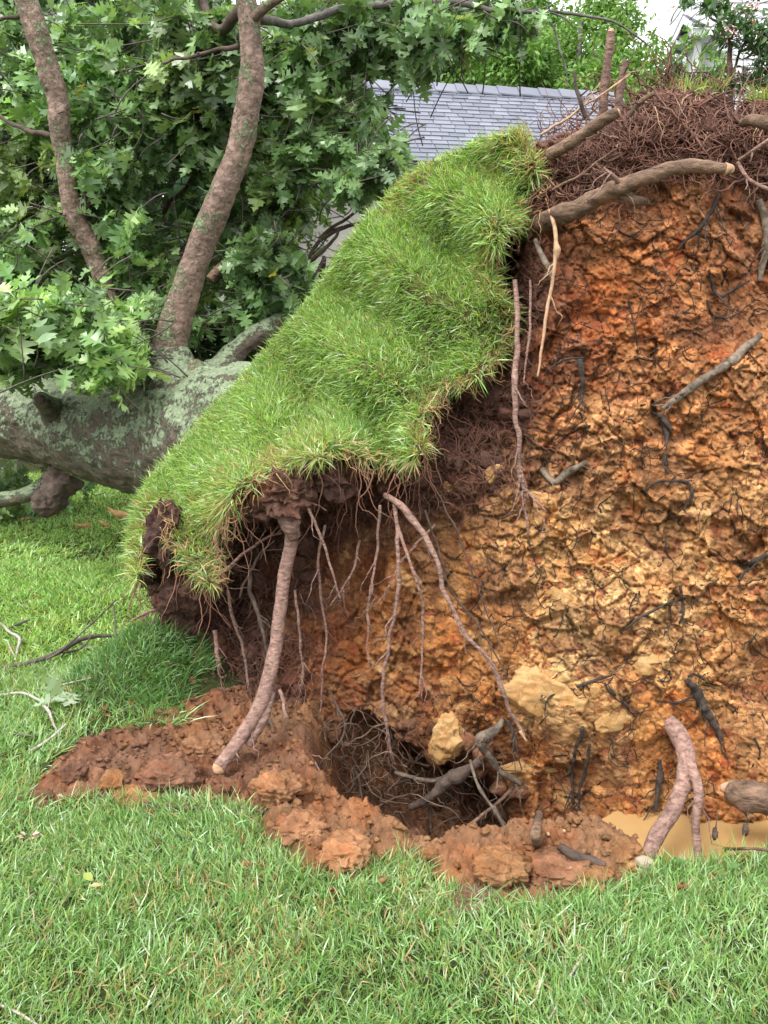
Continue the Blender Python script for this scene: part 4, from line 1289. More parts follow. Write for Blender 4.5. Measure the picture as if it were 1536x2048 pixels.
def garage():
    rl, rr_ = at(560, 163, 12.7), at(1306, 192, 13.55)
    el, er = at(560, 316, 10.95), at(1316, 338, 11.75)
    rl[2] = rr_[2] = (rl[2] + rr_[2]) / 2
    el[2] = er[2] = (el[2] + er[2]) / 2
    t = empty('garage', tuple(float(v) for v in ((el + er) / 2 * [1, 1, 0])), 'pale walled garage with a blue grey slate roof behind the root plate', 'garage')
    along = unit(er - el)
    wlen = np.linalg.norm(er - el)
    back = np.cross(np.array([0, 0, 1.0]), along)
    # walls
    z1 = el[2] - 0.12
    a, b = el + back * 0.30, er + back * 0.30
    depth = 2 * np.linalg.norm((rl - el)[:2]) - 0.6
    poly = [a, b, b + back * depth, a + back * depth]
    V, fs = prism([[p[0], p[1], -0.05] for p in poly], (0, 0, z1 + 0.05))
    wall = obj('wall', mesh('wall', V, fs, M['render'], smooth_shade=False), t)
    # gable infill
    for q in (a, b):
        inset = along * (0.02 if q is a else -0.02)
        tri = [q + inset, q + inset + back * depth, q + inset + back * depth / 2]
        tri = [[tri[0][0], tri[0][1], z1], [tri[1][0], tri[1][1], z1], [tri[2][0], tri[2][1], rl[2] - 0.12]]
        V, fs = prism(tri, along * (0.12 if q is a else -0.12))
        obj('gable', mesh('gable', V, fs, M['render'], smooth_shade=False), t)
    # slate courses, both slopes, every slate a slab with its own tilt
    for side in (0, 1):
        parts = []
        ridge = rl
        eave = el if side == 0 else el + back * (2 * np.linalg.norm((rl - el)[:2]))
        eave = eave.copy()
        slope = ridge - eave
        # foot of the slope straight under the ridge
        slope = slope - along * (slope @ along)
        e0 = eave + along * ((ridge - eave) @ along) if side == 0 else eave
        sl = np.linalg.norm(slope)
        sdir = slope / sl
        nrm = np.cross(along, sdir) * (1 if side == 0 else -1)
        nrm = nrm * np.sign(nrm[2])
        nc = 19
        ex = sl / nc
        V, fs = prism([e0 - nrm * 0.03, e0 + along * wlen - nrm * 0.03, e0 + along * wlen + slope - nrm * 0.03, e0 + slope - nrm * 0.03], nrm * 0.02)
        parts.append((V, fs, None))
        for r_ in range(nc):
            x = -0.15 * (r_ % 2) - rng.random() * 0.1
            while x < wlen:
                w = 0.17 + 0.07 * rng.random()
                x0, x1 = max(x, 0), min(x + w - 0.009, wlen)
                if x1 - x0 > 0.03:
                    lo = r_ * ex - 0.012 * rng.random()
                    hi = (r_ + 1.35) * ex if r_ < nc - 1 else (r_ + 1) * ex
                    lift = 0.013 + 0.005 * rng.random()
                    p = [e0 + along * x0 + sdir * lo + nrm * lift, e0 + along * x1 + sdir * lo + nrm * (lift + 0.003 * rng.random()), e0 + along * x1 + sdir * hi + nrm * 0.004, e0 + along * x0 + sdir * hi + nrm * 0.004]
                    V, fs = prism(p, -nrm * 0.012)
                    parts.append((V, fs, None))
                x += w
        V, fs, _ = merge(parts)
        rf = obj('roof', mesh('roof', V, fs, M['slate'], smooth_shade=False), t)
    # ridge slates
    parts = []
    x = 0.0
    while x < wlen:
        w = 0.30
        c = rl + along * x
        nf = unit(np.cross(along, unit(rl - el - along * ((rl - el) @ along))))
        nf = nf * np.sign(nf[2])
        hb = back
        q = [c + np.array([0, 0, 0.055]), c - hb * 0.16 + np.array([0, 0, -0.085]), c - hb * 0.16 + np.array([0, 0, -0.105]), c + np.array([0, 0, 0.03]), c + hb * 0.16 + np.array([0, 0, -0.105]), c + hb * 0.16 + np.array([0, 0, -0.085])]
        tilt = np.array([0, 0, 0.018])
        P = np.array(q)
        V = np.vstack([P + tilt, P + along * (w + 0.03)])
        k = 6
        F = [np.array([[i, (i + 1) % k, k + (i + 1) % k, k + i] for i in range(k)]), np.array([[0, 1, 2, 3], [0, 3, 4, 5]]), np.array([[k, k + 3, k + 2, k + 1], [k, k + 5, k + 4, k + 3]])]
        parts.append((V, F, None))
        x += w
    V, fs, _ = merge(parts)
    obj('ridge_cap', mesh('ridge_cap', V, fs, M['slate'], smooth_shade=False), t)
    # fascia and gutter under the eave
    V, fs = prism([el + back * 0.03 + np.array([0, 0, -0.02]), el + back * 0.06 + np.array([0, 0, -0.02]), el + back * 0.06 + np.array([0, 0, -0.2]), el + back * 0.03 + np.array([0, 0, -0.2])], along * wlen)
    obj('fascia', mesh('fascia', V, fs, M['white'], smooth_shade=False), t)
    gp = [el - back * 0.02 + np.array([0, 0, -0.07]) + along * s for s in np.linspace(0, wlen, 12)]
    V, fs = tubes(np.array(gp), np.full(12, 0.05), 10)
    obj('gutter', mesh('gutter', V, fs, M['metal']), t)


garage()


def white_house():
    Y = 23.0
    k = Y / F_PX / cp_ * 1.08

    def q(px, py, dy=0.0):
        p = at(px, py, Y)
        return np.array([p[0], Y + dy, p[2]])
    t = empty('white_house', (float(q(1460, 200)[0]), Y, 0), 'white clapboard house with a small grey roofed gable above the root plate', 'house')
    # main wall with lapped boards
    parts = []
    x0, x1, zt = q(1408, 100)[0], q(1800, 100)[0], q(1408, 72)[2]
    V, fs = prism([[x0, Y + 1.0, -0.05], [x1, Y + 1.0, -0.05], [x1, Y + 7, -0.05], [x0, Y + 7, -0.05]], (0, 0, zt))
    parts.append((V, fs, None))
    z = 0.2
    while z < zt - 0.2:
        V, fs = prism([[x0 + 0.02, Y + 1.0, z], [x0 + 0.02, Y + 0.955, z], [x0 + 0.02, Y + 0.99, z + 0.20]], (x1 - x0 - 0.04, 0, 0))
        parts.append((V, fs, None))
        z += 0.2
    V, fs, _ = merge(parts)
    obj('wall', mesh('wall', V, fs, M['white'], smooth_shade=False), t)
    # upper storey
    V, fs = prism([[q(1514, 0)[0], Y + 2.0, zt - 1.2], [x1, Y + 2.0, zt - 1.2], [x1, Y + 7, zt - 1.2], [q(1514, 0)[0], Y + 7, zt - 1.2]], (0, 0, 4.0))
    up = obj('wall', mesh('upper_wall', V, fs, M['white'], smooth_shade=False), t)
    parts = []
    z = zt - 0.9
    while z < zt + 2.4:
        V, fs = prism([[q(1514, 0)[0] - 0.01, Y + 1.99, z], [q(1514, 0)[0] - 0.01, Y + 1.95, z], [q(1514, 0)[0] - 0.01, Y + 1.98, z + 0.18]], (x1 - q(1514, 0)[0], 0, 0))
        parts.append((V, fs, None))
        z += 0.18
    V, fs, _ = merge(parts)
    obj('siding', mesh('siding', V, fs, M['white'], smooth_shade=False), up)
    # the small gabled bay: front face toward lower left, ridge running back to the right
    apex = q(1366, 27)
    le = q(1336, 92)
    re_ = q(1394, 63, -0.3)
    ridge = np.array([1.25, 1.2, 0.0])
    th = np.array([0, 0, -0.06])
    Vr, fr = prism([apex, re_, re_ + ridge * 1.2, apex + ridge * 1.2], th)
    Vl, fl = prism([apex + [0, 0, 0.002], le, le + ridge * 1.2, apex + ridge * 1.2 + [0, 0, 0.002]], th)
    parts = [(Vr, fr, None), (Vl, fl, None)]
    for i in range(1, 6):                                        # shingle courses on the right slope
        a, b = apex + (re_ - apex) * i / 6, apex + (re_ - apex) * (i + 0.9) / 6
        V, fs = prism([a + [0, 0, 0.03], b + [0, 0, 0.045], b + ridge * 1.2 + [0, 0, 0.045], a + ridge * 1.2 + [0, 0, 0.03]], (0, 0, -0.028))
        parts.append((V, fs, None))
    V, fs, _ = merge(parts)
    obj('roof', mesh('bay_roof', V, fs, M['slate'], smooth_shade=False), t)
    # barge boards
    for a, b in ((apex, le), (apex, re_)):
        d = np.array([0, -0.05, 0])
        dn = np.array([0, 0, -0.24])
        V, fs = prism([a + d + [0, 0, -0.065], b + d + [0, 0, -0.065], b + d + dn, a + d + dn], (0, 0.10, 0))
        obj('barge_board', mesh('barge_board', V, fs, M['white'], smooth_shade=False), t)
    # recessed gable panel
    V, fs = prism([apex + [0, 0.35, -0.2], le + [0.15, 0.35, 0.0], q(1392, 92) + [0, 0.35, 0]], (0, 0.15, 0))
    obj('gable', mesh('gable', V, fs, M['render'], smooth_shade=False), t)
    # entablature, soffit, corner pier
    def slab(name, p0, p1, d0, d1, mat):
        V, fs = box(p0[0], p1[0], Y + d0, Y + d1, min(p0[2], p1[2]), max(p0[2], p1[2]))
        return obj(name, mesh(name, V, fs, mat, smooth_shade=False), t)
    slab('cornice', q(1350, 92), q(1374, 83), -0.10, 0.6, M['white'])
    slab('cornice', q(1374, 80), q(1440, 66), -0.35, 1.0, M['white'])
    slab('gutter', q(1376, 64.5), q(1398, 61), -0.45, -0.34, M['metal'])
    slab('gutter', q(1351, 82.5), q(1374, 76), -0.16, 0.5, M['metal'])
    slab('pier', q(1375, 300), q(1402, 80.2), -0.05, 0.5, M['white'])
    slab('pier', q(1360, 300), q(1372, 92.5), 0.4, 0.7, M['white'])
    # window with shutter
    wf = slab('window', q(1490, 160), q(1512, 112), 0.90, 0.952, M['white'])
    V, fs = box(q(1493, 0)[0], q(1509, 0)[0], Y + 0.885, Y + 0.897, q(0, 157)[2], q(0, 115)[2])
    obj('pane', mesh('pane', V, fs, M['glass'], smooth_shade=False), wf)
    slab('shutter', q(1512.5, 162), q(1524, 110), 0.89, 0.951, M['metal'])


white_house()

# crape myrtle in front of the house
def myrtle():
    b = gpt(1462, 8.5)
    t = empty('flowering_shrub', b, 'tall shrub with dark glossy leaves and pink blossom in front of the white house', 'shrub')
    ps = [[(1462, 1050, 8.5), (1461, 300, 8.5), (1460, 180, 8.5), (1462, 100, 8.5), (1470, 30, 8.4)], [(1461, 300, 8.5), (1500, 200, 8.5), (1540, 80, 8.4)], [(1460, 190, 8.5), (1420, 150, 8.5), (1360, 140, 8.5)],
          [(1462, 90, 8.5), (1430, 40, 8.4), (1400, 10, 8.4)], [(1462, 150, 8.5), (1490, 90, 8.4), (1500, 60, 8.3)], [(1560, 300, 8.4), (1580, 100, 8.4), (1500, 60, 8.3), (1440, 28, 8.2)]]
    for i, p in enumerate(ps):
        limb('stem', p, [6, 5, 5, 4] if i == 0 else [3, 2.2, 1.2], M['root'] if i == 0 else M['far_bark'], 40, 8, 0.15, 400 + i, t, 0.05)
    c = blob_points([(1424, 14, 8.3, 24, 16, 0.4, 12), (1375, 2, 8.3, 14, 10, 0.3, 5), (1475, 40, 8.3, 42, 40, 0.5, 28), (1445, 74, 8.3, 16, 20, 0.3, 9), (1520, 80, 8.4, 40, 55, 0.5, 28), (1350, 135, 8.5, 7, 18, 0.3, 4), (1425, 155, 8.5, 22, 10, 0.3, 8), (1500, 160, 8.4, 46, 20, 0.4, 20),
                     (1385, 168, 8.6, 34, 9, 0.3, 9), (1560, 150, 8.4, 60, 90, 0.5, 60), (1600, 30, 8.4, 70, 60, 0.5, 40)])

    def cf(P, n):
        k = rng.random(n)[:, None]
        c = np.array([0.025, 0.075, 0.018]) * (1 - k) + np.array([0.07, 0.15, 0.03]) * k
        o = (rng.random(n) < 0.02)[:, None]
        return np.where(o, np.array([0.45, 0.16, 0.04]), c)
    (V, fs, cc), (tv, tf) = sprays(c, 0.085, 11, cf, 0.8, 0.15, SIMPLE)
    cr = obj('crown', mesh('crown', V, fs, M['leaf'], cc), t)
    obj('twigs', mesh('twigs', tv, tf, M['twig']), cr, kind='stuff')
    for px, py in ((1472, 12), (1508, 14), (1466, 70), (1455, 60)):
        n = 14
        P = at(px, py, 7.75) + rng.normal(size=(n, 3)) * 0.028
        V, fs, cc = leaves(SIMPLE, P, rng.normal(size=(n, 3)), rng.normal(size=(n, 3)), np.full(n, 0.03), np.ones((n, 3)))
        obj('blossom', mesh('blossom', V, fs, M['petal']), t)


myrtle()

# ------------------------------------------------------------------ roots of the plate
def surf(pts, off=0.0):
    """points on the finished soil face, off metres in front of it"""
    a = np.array(pts, float)
    return at(a[:, 0], a[:, 1], ysoil(a[:, 0], a[:, 1]) - off)


def smooth_surf(pts, off, n):
    """a root lying along the face: follows it loosely, never under it for long"""
    a = catmull(np.array(pts, float), n)
    y = ysoil(a[:, 0], a[:, 1])
    k = max(3, n // 8)
    yp = np.pad(y, k, mode='edge')
    ym = np.array([np.mean(yp[i:i + 2 * k + 1]) for i in range(n)])
    return at(a[:, 0], a[:, 1], np.minimum(ym, y + 0.01) - off)


def root(pts, rad_px, mat, n=50, sides=10, lumpy=0.14, seed=0, wig=0.012, off=None, label=None, parent=TREE, name='root', lump_scale=22, forks=0):
    """pts: (px, py, Y) hanging free, or (px, py) lying on the soil"""
    if off is not None:
        P = smooth_surf(pts, off, n)
    else:
        P = catmull(px_path(pts), n)
    fade = np.minimum(np.linspace(0, 6, n), 1)[:, None]
    P = P + wig * fade * np.stack([fbm(P, 7, 3, seed + 1), fbm(P, 7, 3, seed + 2), fbm(P, 7, 3, seed + 3)], -1)
    rr = lerp_list(rad_px, n) * P[:, 1] / F_PX
    V, fs = tubes(P, rr, sides, lumpy, seed, lump_scale)
    parts = [(V, fs, None)]
    rg = np.random.default_rng(seed + 5)
    for k in range(forks):
        i = rg.integers(n // 5, n - 3)
        d = unit(P[min(i + 3, n - 1)] - P[i - 3]) + 0.9 * unit(rg.normal(size=3)) + [0, -0.15, -0.35]
        L = (0.05 + 0.13 * rg.random())
        q = np.array([P[i] + unit(d) * L * s + 0.3 * L * s * s * rg.normal(size=3) * 0.4 for s in np.linspace(0, 1, 8)])
        q = q + 0.012 * np.stack([fbm(q, 14, 2, k), fbm(q, 14, 2, k + 1), fbm(q, 14, 2, k + 2)], -1)
        V, fs = tubes(q, np.linspace(min(rr[i] * 0.55, 0.004), 0.0009, 8), 5)
        parts.append((V, fs, None))
    V, fs, _ = merge(parts)
    return obj(name, mesh(name, V, fs, mat), parent, label)


forks0 = ()
# thick hanging root at the left, with its short fork and pale broken end
R1 = root([(588, 1000, 3.56), (585, 1060, 3.50), (574, 1130, 3.46), (560, 1215, 3.42), (550, 1300, 3.36), (525, 1400, 3.26), (478, 1480, 3.16), (438, 1535, 3.07)], [12, 14, 13.5, 14, 14.5, 16, 14.5, 15], M['root'], 110, 20, 0.14, 301, 0.006, label='thick pinkish root hanging from the sod to the mud', forks=4)
root([(540, 1385, 3.30), (530, 1430, 3.24), (512, 1465, 3.20), (496, 1492, 3.17)], [12, 11, 10, 8], M['root'], 40, 14, 0.15, 302, 0.004, parent=R1, forks=0, name='fork')
root([(440, 1533, 3.075), (436, 1541, 3.065), (433, 1547, 3.06)], [15, 14, 9], M['pale_root'], 10, 14, 0.25, 303, 0.0, parent=R1, forks=0, name='broken_end')
root([(575, 1030, 3.46), (582, 1050, 3.44), (590, 1075, 3.45)], [18, 20, 12], M['root'], 16, 14, 0.6, 304, 0.0, parent=R1, forks=0, name='knot')
root([(770, 990, 3.58), (800, 1010, 3.50), (850, 1072, 3.44), (872, 1120, 3.40), (888, 1190, 3.37), (925, 1265, 3.34), (968, 1315, 3.31), (990, 1350, 3.29), (1015, 1415, 3.27), (1048, 1475, 3.26)], [6, 7.5, 7, 5.2, 4.6, 4.6, 4.4, 4.8, 4.4, 3.2], M['root'], 120, 12, 0.3, 310, 0.016, forks=5, label='long pink root crossing the clay face')
root([(1040, 1462, 3.262), (1050, 1478, 3.258), (1053, 1482, 3.257)], [4, 2.5, 1], M['pale_root'], 12, 8, 0.1, 311, 0, forks=0, name='root_tip')
root([(788, 1000, 3.54), (798, 1080, 3.48), (792, 1180, 3.46), (778, 1290, 3.45), (772, 1400, 3.45), (780, 1470, 3.46), (792, 1532, 3.48)], [4, 4.6, 4.2, 4, 3.6, 3.2, 2], M['root'], 110, 10, 0.3, 312, 0.024, forks=7)
root([(795, 1050, 3.5), (815, 1110, 3.45), (840, 1170, 3.43), (850, 1250, 3.42), (845, 1340, 3.42), (838, 1400, 3.43)], [3.4, 3.4, 3, 2.6, 2.2, 1.5], M['root'], 80, 8, 0.3, 313, 0.02, forks=6)
root([(578, 985, 3.44), (605, 1000, 3.42), (628, 1045, 3.40), (648, 1095, 3.39), (665, 1145, 3.38), (683, 1198, 3.38)], [4, 3.5, 3.2, 3, 2.6, 1.6], M['root'], 70, 8, 0.2, 314, 0.012, forks=3)
root([(650, 1050, 3.5), (635, 1110, 3.5), (640, 1180, 3.52), (650, 1260, 3.54), (648, 1340, 3.55), (642, 1430, 3.55)], [3.2, 3, 2.6, 2.4, 2.2, 1.6], M['root'], 80, 7, 0.2, 315, 0.02, forks=5)
root([(760, 1010, 3.5), (758, 1090, 3.5), (745, 1160, 3.5), (735, 1250, 3.5), (738, 1330, 3.5)], [3.2, 3, 2.6, 2.4, 1.2], M['root'], 70, 7, 0.2, 316, 0.02, forks=5)
root([(850, 1020, 3.52), (880, 1110, 3.5), (900, 1180, 3.49), (960, 1260, 3.45), (1000, 1330, 3.42), (1020, 1370, 3.4)], [2.2, 2, 1.8, 1.6, 1.5, 1], M['dark_bark'], 70, 7, 0.2, 317, 0.02, forks=4)
root([(880, 990, 3.55), (930, 1110, 3.5), (970, 1220, 3.47), (1000, 1310, 3.44)], [2, 1.8, 1.6, 1], M['dark_bark'], 70, 7, 0.2, 318, 0.02, forks=4)
# roots on the right of the sod
root([(1100, 420, 3.68), (1112, 480, 3.62), (1108, 540, 3.6), (1098, 600, 3.6), (1088, 670, 3.58), (1075, 752, 3.56)], [4, 4, 3.8, 3.4, 3, 2], M['pale_root'], 80, 8, 0.15, 319, 0.010, forks=3, label='pale thin root hanging from the big branch like root')
root([(1112, 484, 3.615), (1114, 500, 3.61), (1112, 518, 3.61)], [3, 8, 4], M['pale_root'], 14, 10, 0.1, 320, 0, forks=0, name='root_tip')
root([(1070, 480, 3.72), (1085, 520, 3.66), (1105, 545, 3.64), (1090, 552, 3.65)], [5, 6, 5, 3], M['grey_root'], 40, 8, 0.2, 321, 0.01, forks=2)
root([(1030, 560, 3.7), (1036, 690, 3.62), (1032, 800, 3.58), (1042, 900, 3.55), (1045, 960, 3.54), (1046, 1010, 3.53), (1051, 1072, 3.53)], [5, 6, 6, 4.6, 4.4, 3, 1.5], M['root'], 110, 10, 0.35, 322, 0.02, forks=9, label='reddish root hanging beside the torn sod')
root([(1045, 975, 3.535), (1068, 1000, 3.50), (1094, 1026, 3.48)], [3.4, 2.8, 1.4], M['root'], 40, 7, 0.2, 323, 0.01, forks=2)
root([(1043, 950, 3.54), (1034, 985, 3.52), (1028, 1005, 3.52)], [3, 2.2, 1.2], M['root'], 30, 7, 0.2, 324, 0.006, forks=1)
root([(1060, 560, 3.7), (1062, 640, 3.66), (1054, 720, 3.63), (1045, 770, 3.62)], [2.6, 2.6, 2, 1], M['root'], 50, 7, 0.2, 325, 0.015, forks=3)
# the large branch-like root at the top
RB = root([(1085, 446, 3.78), (1130, 428, 3.66), (1190, 400, 3.56), (1240, 375, 3.50), (1300, 350, 3.46), (1350, 335, 3.44), (1400, 332, 3.44), (1456, 340, 3.46)], [20, 19, 18, 18, 14, 12.5, 12, 11], M['brown_root'], 120, 24, 0.30, 330, 0.012, label='large pale brown root reaching across the top of the clay', forks=5)
root([(1240, 380, 3.5), (1262, 398, 3.5), (1290, 405, 3.52)], [13, 10, 7], M['brown_root'], 30, 12, 0.2, 331, 0.004, parent=RB, forks=2, name='fork')
root([(1448, 338, 3.458), (1457, 341, 3.46), (1460, 348, 3.46)], [12, 11, 6], M['pale_root'], 10, 12, 0.3, 332, 0, parent=RB, forks=0, name='broken_end')
root([(1245, 372, 3.49), (1225, 350, 3.45), (1208, 335, 3.45)], [5, 4, 2], M['root'], 24, 8, 0.2, 333, 0.004, parent=RB, forks=2, name='fork')
# stubs and slanting roots on the crest
root([(1206, 230, 3.9), (1208, 190, 3.88), (1214, 130, 3.86), (1222, 62, 3.84)], [9, 9, 8.5, 7], M['dark_bark'] if False else M['root'], 60, 12, 0.2, 340, 0.004, label='tall broken root stub standing on top of the plate', forks=2)
root([(1221, 66, 3.84), (1224, 58, 3.84)], [6.5, 4], M['pale_root'], 8, 10, 0.3, 341, 0, forks=0, name='root_tip')
root([(1236, 225, 3.86), (1240, 175, 3.85), (1250, 122, 3.84)], [8, 7.5, 6], M['root'], 40, 12, 0.2, 342, 0.004, label='shorter broken root stub beside the tall one', forks=2)
root([(1098, 310, 3.78), (1150, 280, 3.70), (1200, 245, 3.66), (1236, 225, 3.64)], [12, 12, 11.5, 10], M['brown_root'], 60, 14, 0.15, 343, 0.004, label='slanting cut root on the crest beside the sod', forks=3)
root([(1234, 226, 3.641), (1239, 223, 3.64)], [9, 6], M['pale_root'], 8, 12, 0.3, 344, 0, forks=0, name='root_tip')
root([(1172, 236, 3.84), (1162, 200, 3.82), (1150, 170, 3.82), (1148, 140, 3.82)], [4.5, 4, 3.2, 2], M['dark_bark'], 40, 8, 0.2, 345, 0.01, forks=2)
root([(1258, 232, 3.8), (1280, 200, 3.76), (1308, 186, 3.74)], [5, 5, 4], M['brown_root'], 30, 8, 0.2, 347, 0.008, forks=2)
root([(1080, 270, 3.9), (1150, 225, 3.84), (1210, 185, 3.8), (1260, 150, 3.8)], [2.4, 2.2, 2, 1.4], M['pale_root'], 50, 6, 0.2, 348, 0.02, forks=4)
root([(1105, 380, 3.72), (1160, 350, 3.66), (1232, 296, 3.6)], [3, 2.6, 1.6], M['brown_root'], 50, 6, 0.2, 349, 0.014, forks=4)
root([(1470, 230, 3.9), (1480, 190, 3.88), (1500, 150, 3.86)], [3, 2.4, 1.2], M['root'], 40, 6, 0.2, 350, 0.015, forks=3)
root([(1478, 320, 3.74), (1510, 300, 3.66), (1560, 265, 3.6)], [4, 4, 4], M['root'], 40, 7, 0.2, 351, 0.01, forks=2)
root([(1475, 325, 3.74), (1500, 360, 3.68), (1560, 390, 3.66)], [4, 3.6, 3.4], M['root'], 40, 7, 0.2, 352, 0.01, forks=2)
root([(1590, 268, 3.7), (1540, 250, 3.68), (1505, 240, 3.72), (1485, 245, 3.8)], [14, 13, 11, 8], M['brown_root'], 40, 12, 0.2, 353, 0.006, forks=2)
# dark and grey roots along the face
root([(1520, 670), (1485, 705), (1450, 730), (1420, 752), (1370, 785), (1328, 818)], [7, 9, 10, 8, 8, 4], M['grey_root'], 80, 12, 0.5, 360, 0.018, off=0.035, forks=8, label='grey mottled root slanting over the clay')
root([(1443, 378), (1425, 415), (1405, 450), (1380, 475), (1356, 497)], [2.7, 3.7, 4.1, 4.1, 2.7], M['black_root'], 60, 10, 0.55, 361, 0.022, off=0.03, forks=5)
root([(1372, 1360), (1395, 1385), (1420, 1425), (1446, 1475)], [6.1, 10.2, 9.5, 4.8], M['black_root'], 60, 12, 0.55, 362, 0.022, off=0.012, forks=5)
root([(1165, 1455), (1155, 1500), (1143, 1550), (1150, 1610)], [4.8, 4.1, 4.1, 2.7], M['black_root'], 50, 9, 0.55, 363, 0.022, off=0.025, forks=6)
root([(1180, 1490), (1165, 1560), (1152, 1640), (1148, 1680)], [4.1, 4.1, 3.4, 2.7], M['black_root'], 50, 9, 0.55, 364, 0.022, off=0.04, forks=6)
root([(1318, 1520), (1315, 1570), (1308, 1620)], [5.4, 6.1, 4.8], M['black_root'], 40, 9, 0.55, 365, 0.022, off=0.03, forks=4)
root([(1085, 940), (1110, 965), (1140, 945), (1170, 925)], [7, 7, 8, 5], M['grey_root'], 50, 9, 0.3, 366, 0.012, off=0.02, forks=5)
root([(1418, 540), (1422, 575), (1440, 590), (1470, 580), (1500, 560)], [2.7, 3.4, 3.4, 2.7, 2.0], M['black_root'], 60, 8, 0.55, 367, 0.022, off=0.02, forks=5)
root([(1415, 600), (1425, 630), (1455, 640), (1490, 625)], [2.0, 2.7, 2.7, 1.4], M['black_root'], 50, 8, 0.55, 368, 0.022, off=0.015, forks=4)
root([(1345, 860), (1325, 830), (1335, 870), (1330, 950)], [4.1, 4.8, 4.1, 2.0], M['black_root'], 50, 8, 0.55, 369, 0.022, off=0.02, forks=7)
root([(1290, 990), (1300, 970), (1340, 965), (1380, 970), (1370, 1020)], [2.0, 2.7, 2.7, 2.7, 2.0], M['black_root'], 60, 8, 0.55, 370, 0.022, off=0.015, forks=5)
root([(1360, 1170), (1365, 1220), (1352, 1250)], [2.7, 3.4, 2.0], M['black_root'], 40, 8, 0.55, 371, 0.022, off=0.015, forks=5)
root([(1240, 1265), (1280, 1235), (1330, 1205), (1370, 1195)], [2.0, 2.4, 2.7, 1.4], M['black_root'], 50, 8, 0.55, 372, 0.022, off=0.015, forks=5)
root([(1090, 1420), (1100, 1390), (1150, 1372), (1200, 1360), (1235, 1350)], [2.0, 2.7, 3.4, 3.4, 1.4], M['black_root'], 60, 8, 0.55, 373, 0.022, off=0.015, forks=8)
root([(1210, 1365), (1235, 1390), (1280, 1425)], [2.7, 2.7, 1.4], M['black_root'], 40, 8, 0.55, 374, 0.022, off=0.015, forks=4)
root([(1310, 1400), (1360, 1405), (1385, 1390)], [1.4, 2.7, 2.7], M['black_root'], 40, 8, 0.55, 375, 0.022, off=0.012, forks=4)
root([(1160, 720), (1160, 780), (1155, 820)], [5.4, 4.1, 2.0], M['black_root'], 40, 9, 0.55, 376, 0.022, off=0.03, forks=4)
root([(1095, 740), (1130, 725), (1165, 715)], [2.0, 2.7, 2.0], M['black_root'], 40, 8, 0.55, 377, 0.022, off=0.03, forks=3)
root([(1536, 1110), (1500, 1130), (1480, 1160)], [5.4, 4.8, 2.0], M['black_root'], 40, 8, 0.55, 378, 0.022, off=0.02, forks=3)
root([(1515, 400), (1530, 440), (1530, 500), (1520, 560)], [8, 8, 7, 5], M['grey_root'], 50, 9, 0.25, 379, 0.01, off=0.02, forks=4)
# the forked root standing in the puddle
R8 = root([(1335, 1440, 3.36), (1358, 1475, 3.24), (1372, 1520, 3.14), (1365, 1570, 3.06), (1342, 1625, 2.96), (1310, 1680, 2.84), (1284, 1738, 2.72)], [17, 20, 19, 17, 17, 17, 14], M['root'], 110, 20, 0.12, 380, 0.006, label='forked pinkish root standing at the edge of the muddy water', forks=2)
root([(1372, 1505, 3.15), (1388, 1550, 3.06), (1396, 1590, 3.0), (1390, 1640, 2.94), (1393, 1690, 2.9), (1398, 1728, 2.86)], [12, 11, 10, 9, 9, 9], M['root'], 60, 14, 0.14, 381, 0.006, parent=R8, forks=2, name='fork')
root([(1396, 1585, 3.0), (1402, 1600, 2.98), (1404, 1612, 2.98)], [6, 5, 2], M['root'], 16, 8, 0.14, 382, 0.0, parent=R8, forks=0, name='fork')
root([(1458, 1578, 3.06), (1490, 1590, 3.02), (1540, 1598, 3.0), (1620, 1605, 3.0), (1700, 1580, 3.2)], [22, 33, 34, 36, 36], M['brown_root'], 60, 24, 0.2, 383, 0.006, label='thick broken root end above the puddle at the frame edge', forks=2)
root([(1440, 1575, 3.07), (1456, 1578, 3.06)], [7, 16], M['pale_root'], 8, 12, 0.35, 384, 0, forks=0, name='root_tip')
# roots in the hollow
root([(790, 1545, 3.62), (830, 1555, 3.56), (870, 1560, 3.54), (900, 1548, 3.52)], [4, 5, 5, 4], M['grey_root'], 50, 10, 0.5, 390, 0.01, forks=6)
root([(820, 1615, 3.5), (860, 1595, 3.46), (890, 1565, 3.46), (925, 1545, 3.46), (960, 1520, 3.46)], [7, 9, 14, 15, 9], M['dark_bark'], 60, 14, 0.5, 391, 0.008, forks=4, label='rotten brown root lump in the mouth of the hollow')
root([(940, 1520, 3.44), (955, 1570, 3.36), (980, 1610, 3.28), (1010, 1655, 3.16), (1020, 1680, 3.1)], [3.4, 4, 4, 3.6, 3], M['grey_root'], 60, 9, 0.4, 392, 0.01, forks=6)
root([(1030, 1570, 3.42), (990, 1610, 3.3), (940, 1650, 3.1), (895, 1685, 2.95)], [3.5, 4, 4, 3], M['brown_root'], 60, 8, 0.2, 393, 0.01, forks=4)
root([(1005, 1440, 3.38), (985, 1465, 3.34), (960, 1480, 3.34), (985, 1520, 3.36), (1010, 1550, 3.38), (1040, 1570, 3.4)], [6, 9, 10, 8, 6, 5], M['grey_root'], 70, 12, 0.6, 394, 0.016, forks=10, label='knotted grey root above the hollow')
root([(1015, 1440, 3.32), (1025, 1470, 3.3), (1035, 1495, 3.3), (1045, 1540, 3.3)], [3.4, 3.4, 2.0, 1.4], M['black_root'], 40, 8, 0.55, 395, 0.022, forks=4)
root([(860, 1610, 3.5), (862, 1660, 3.5)], [4, 3], M['dark_bark'], 20, 8, 0.2, 396, 0.004, forks=1)
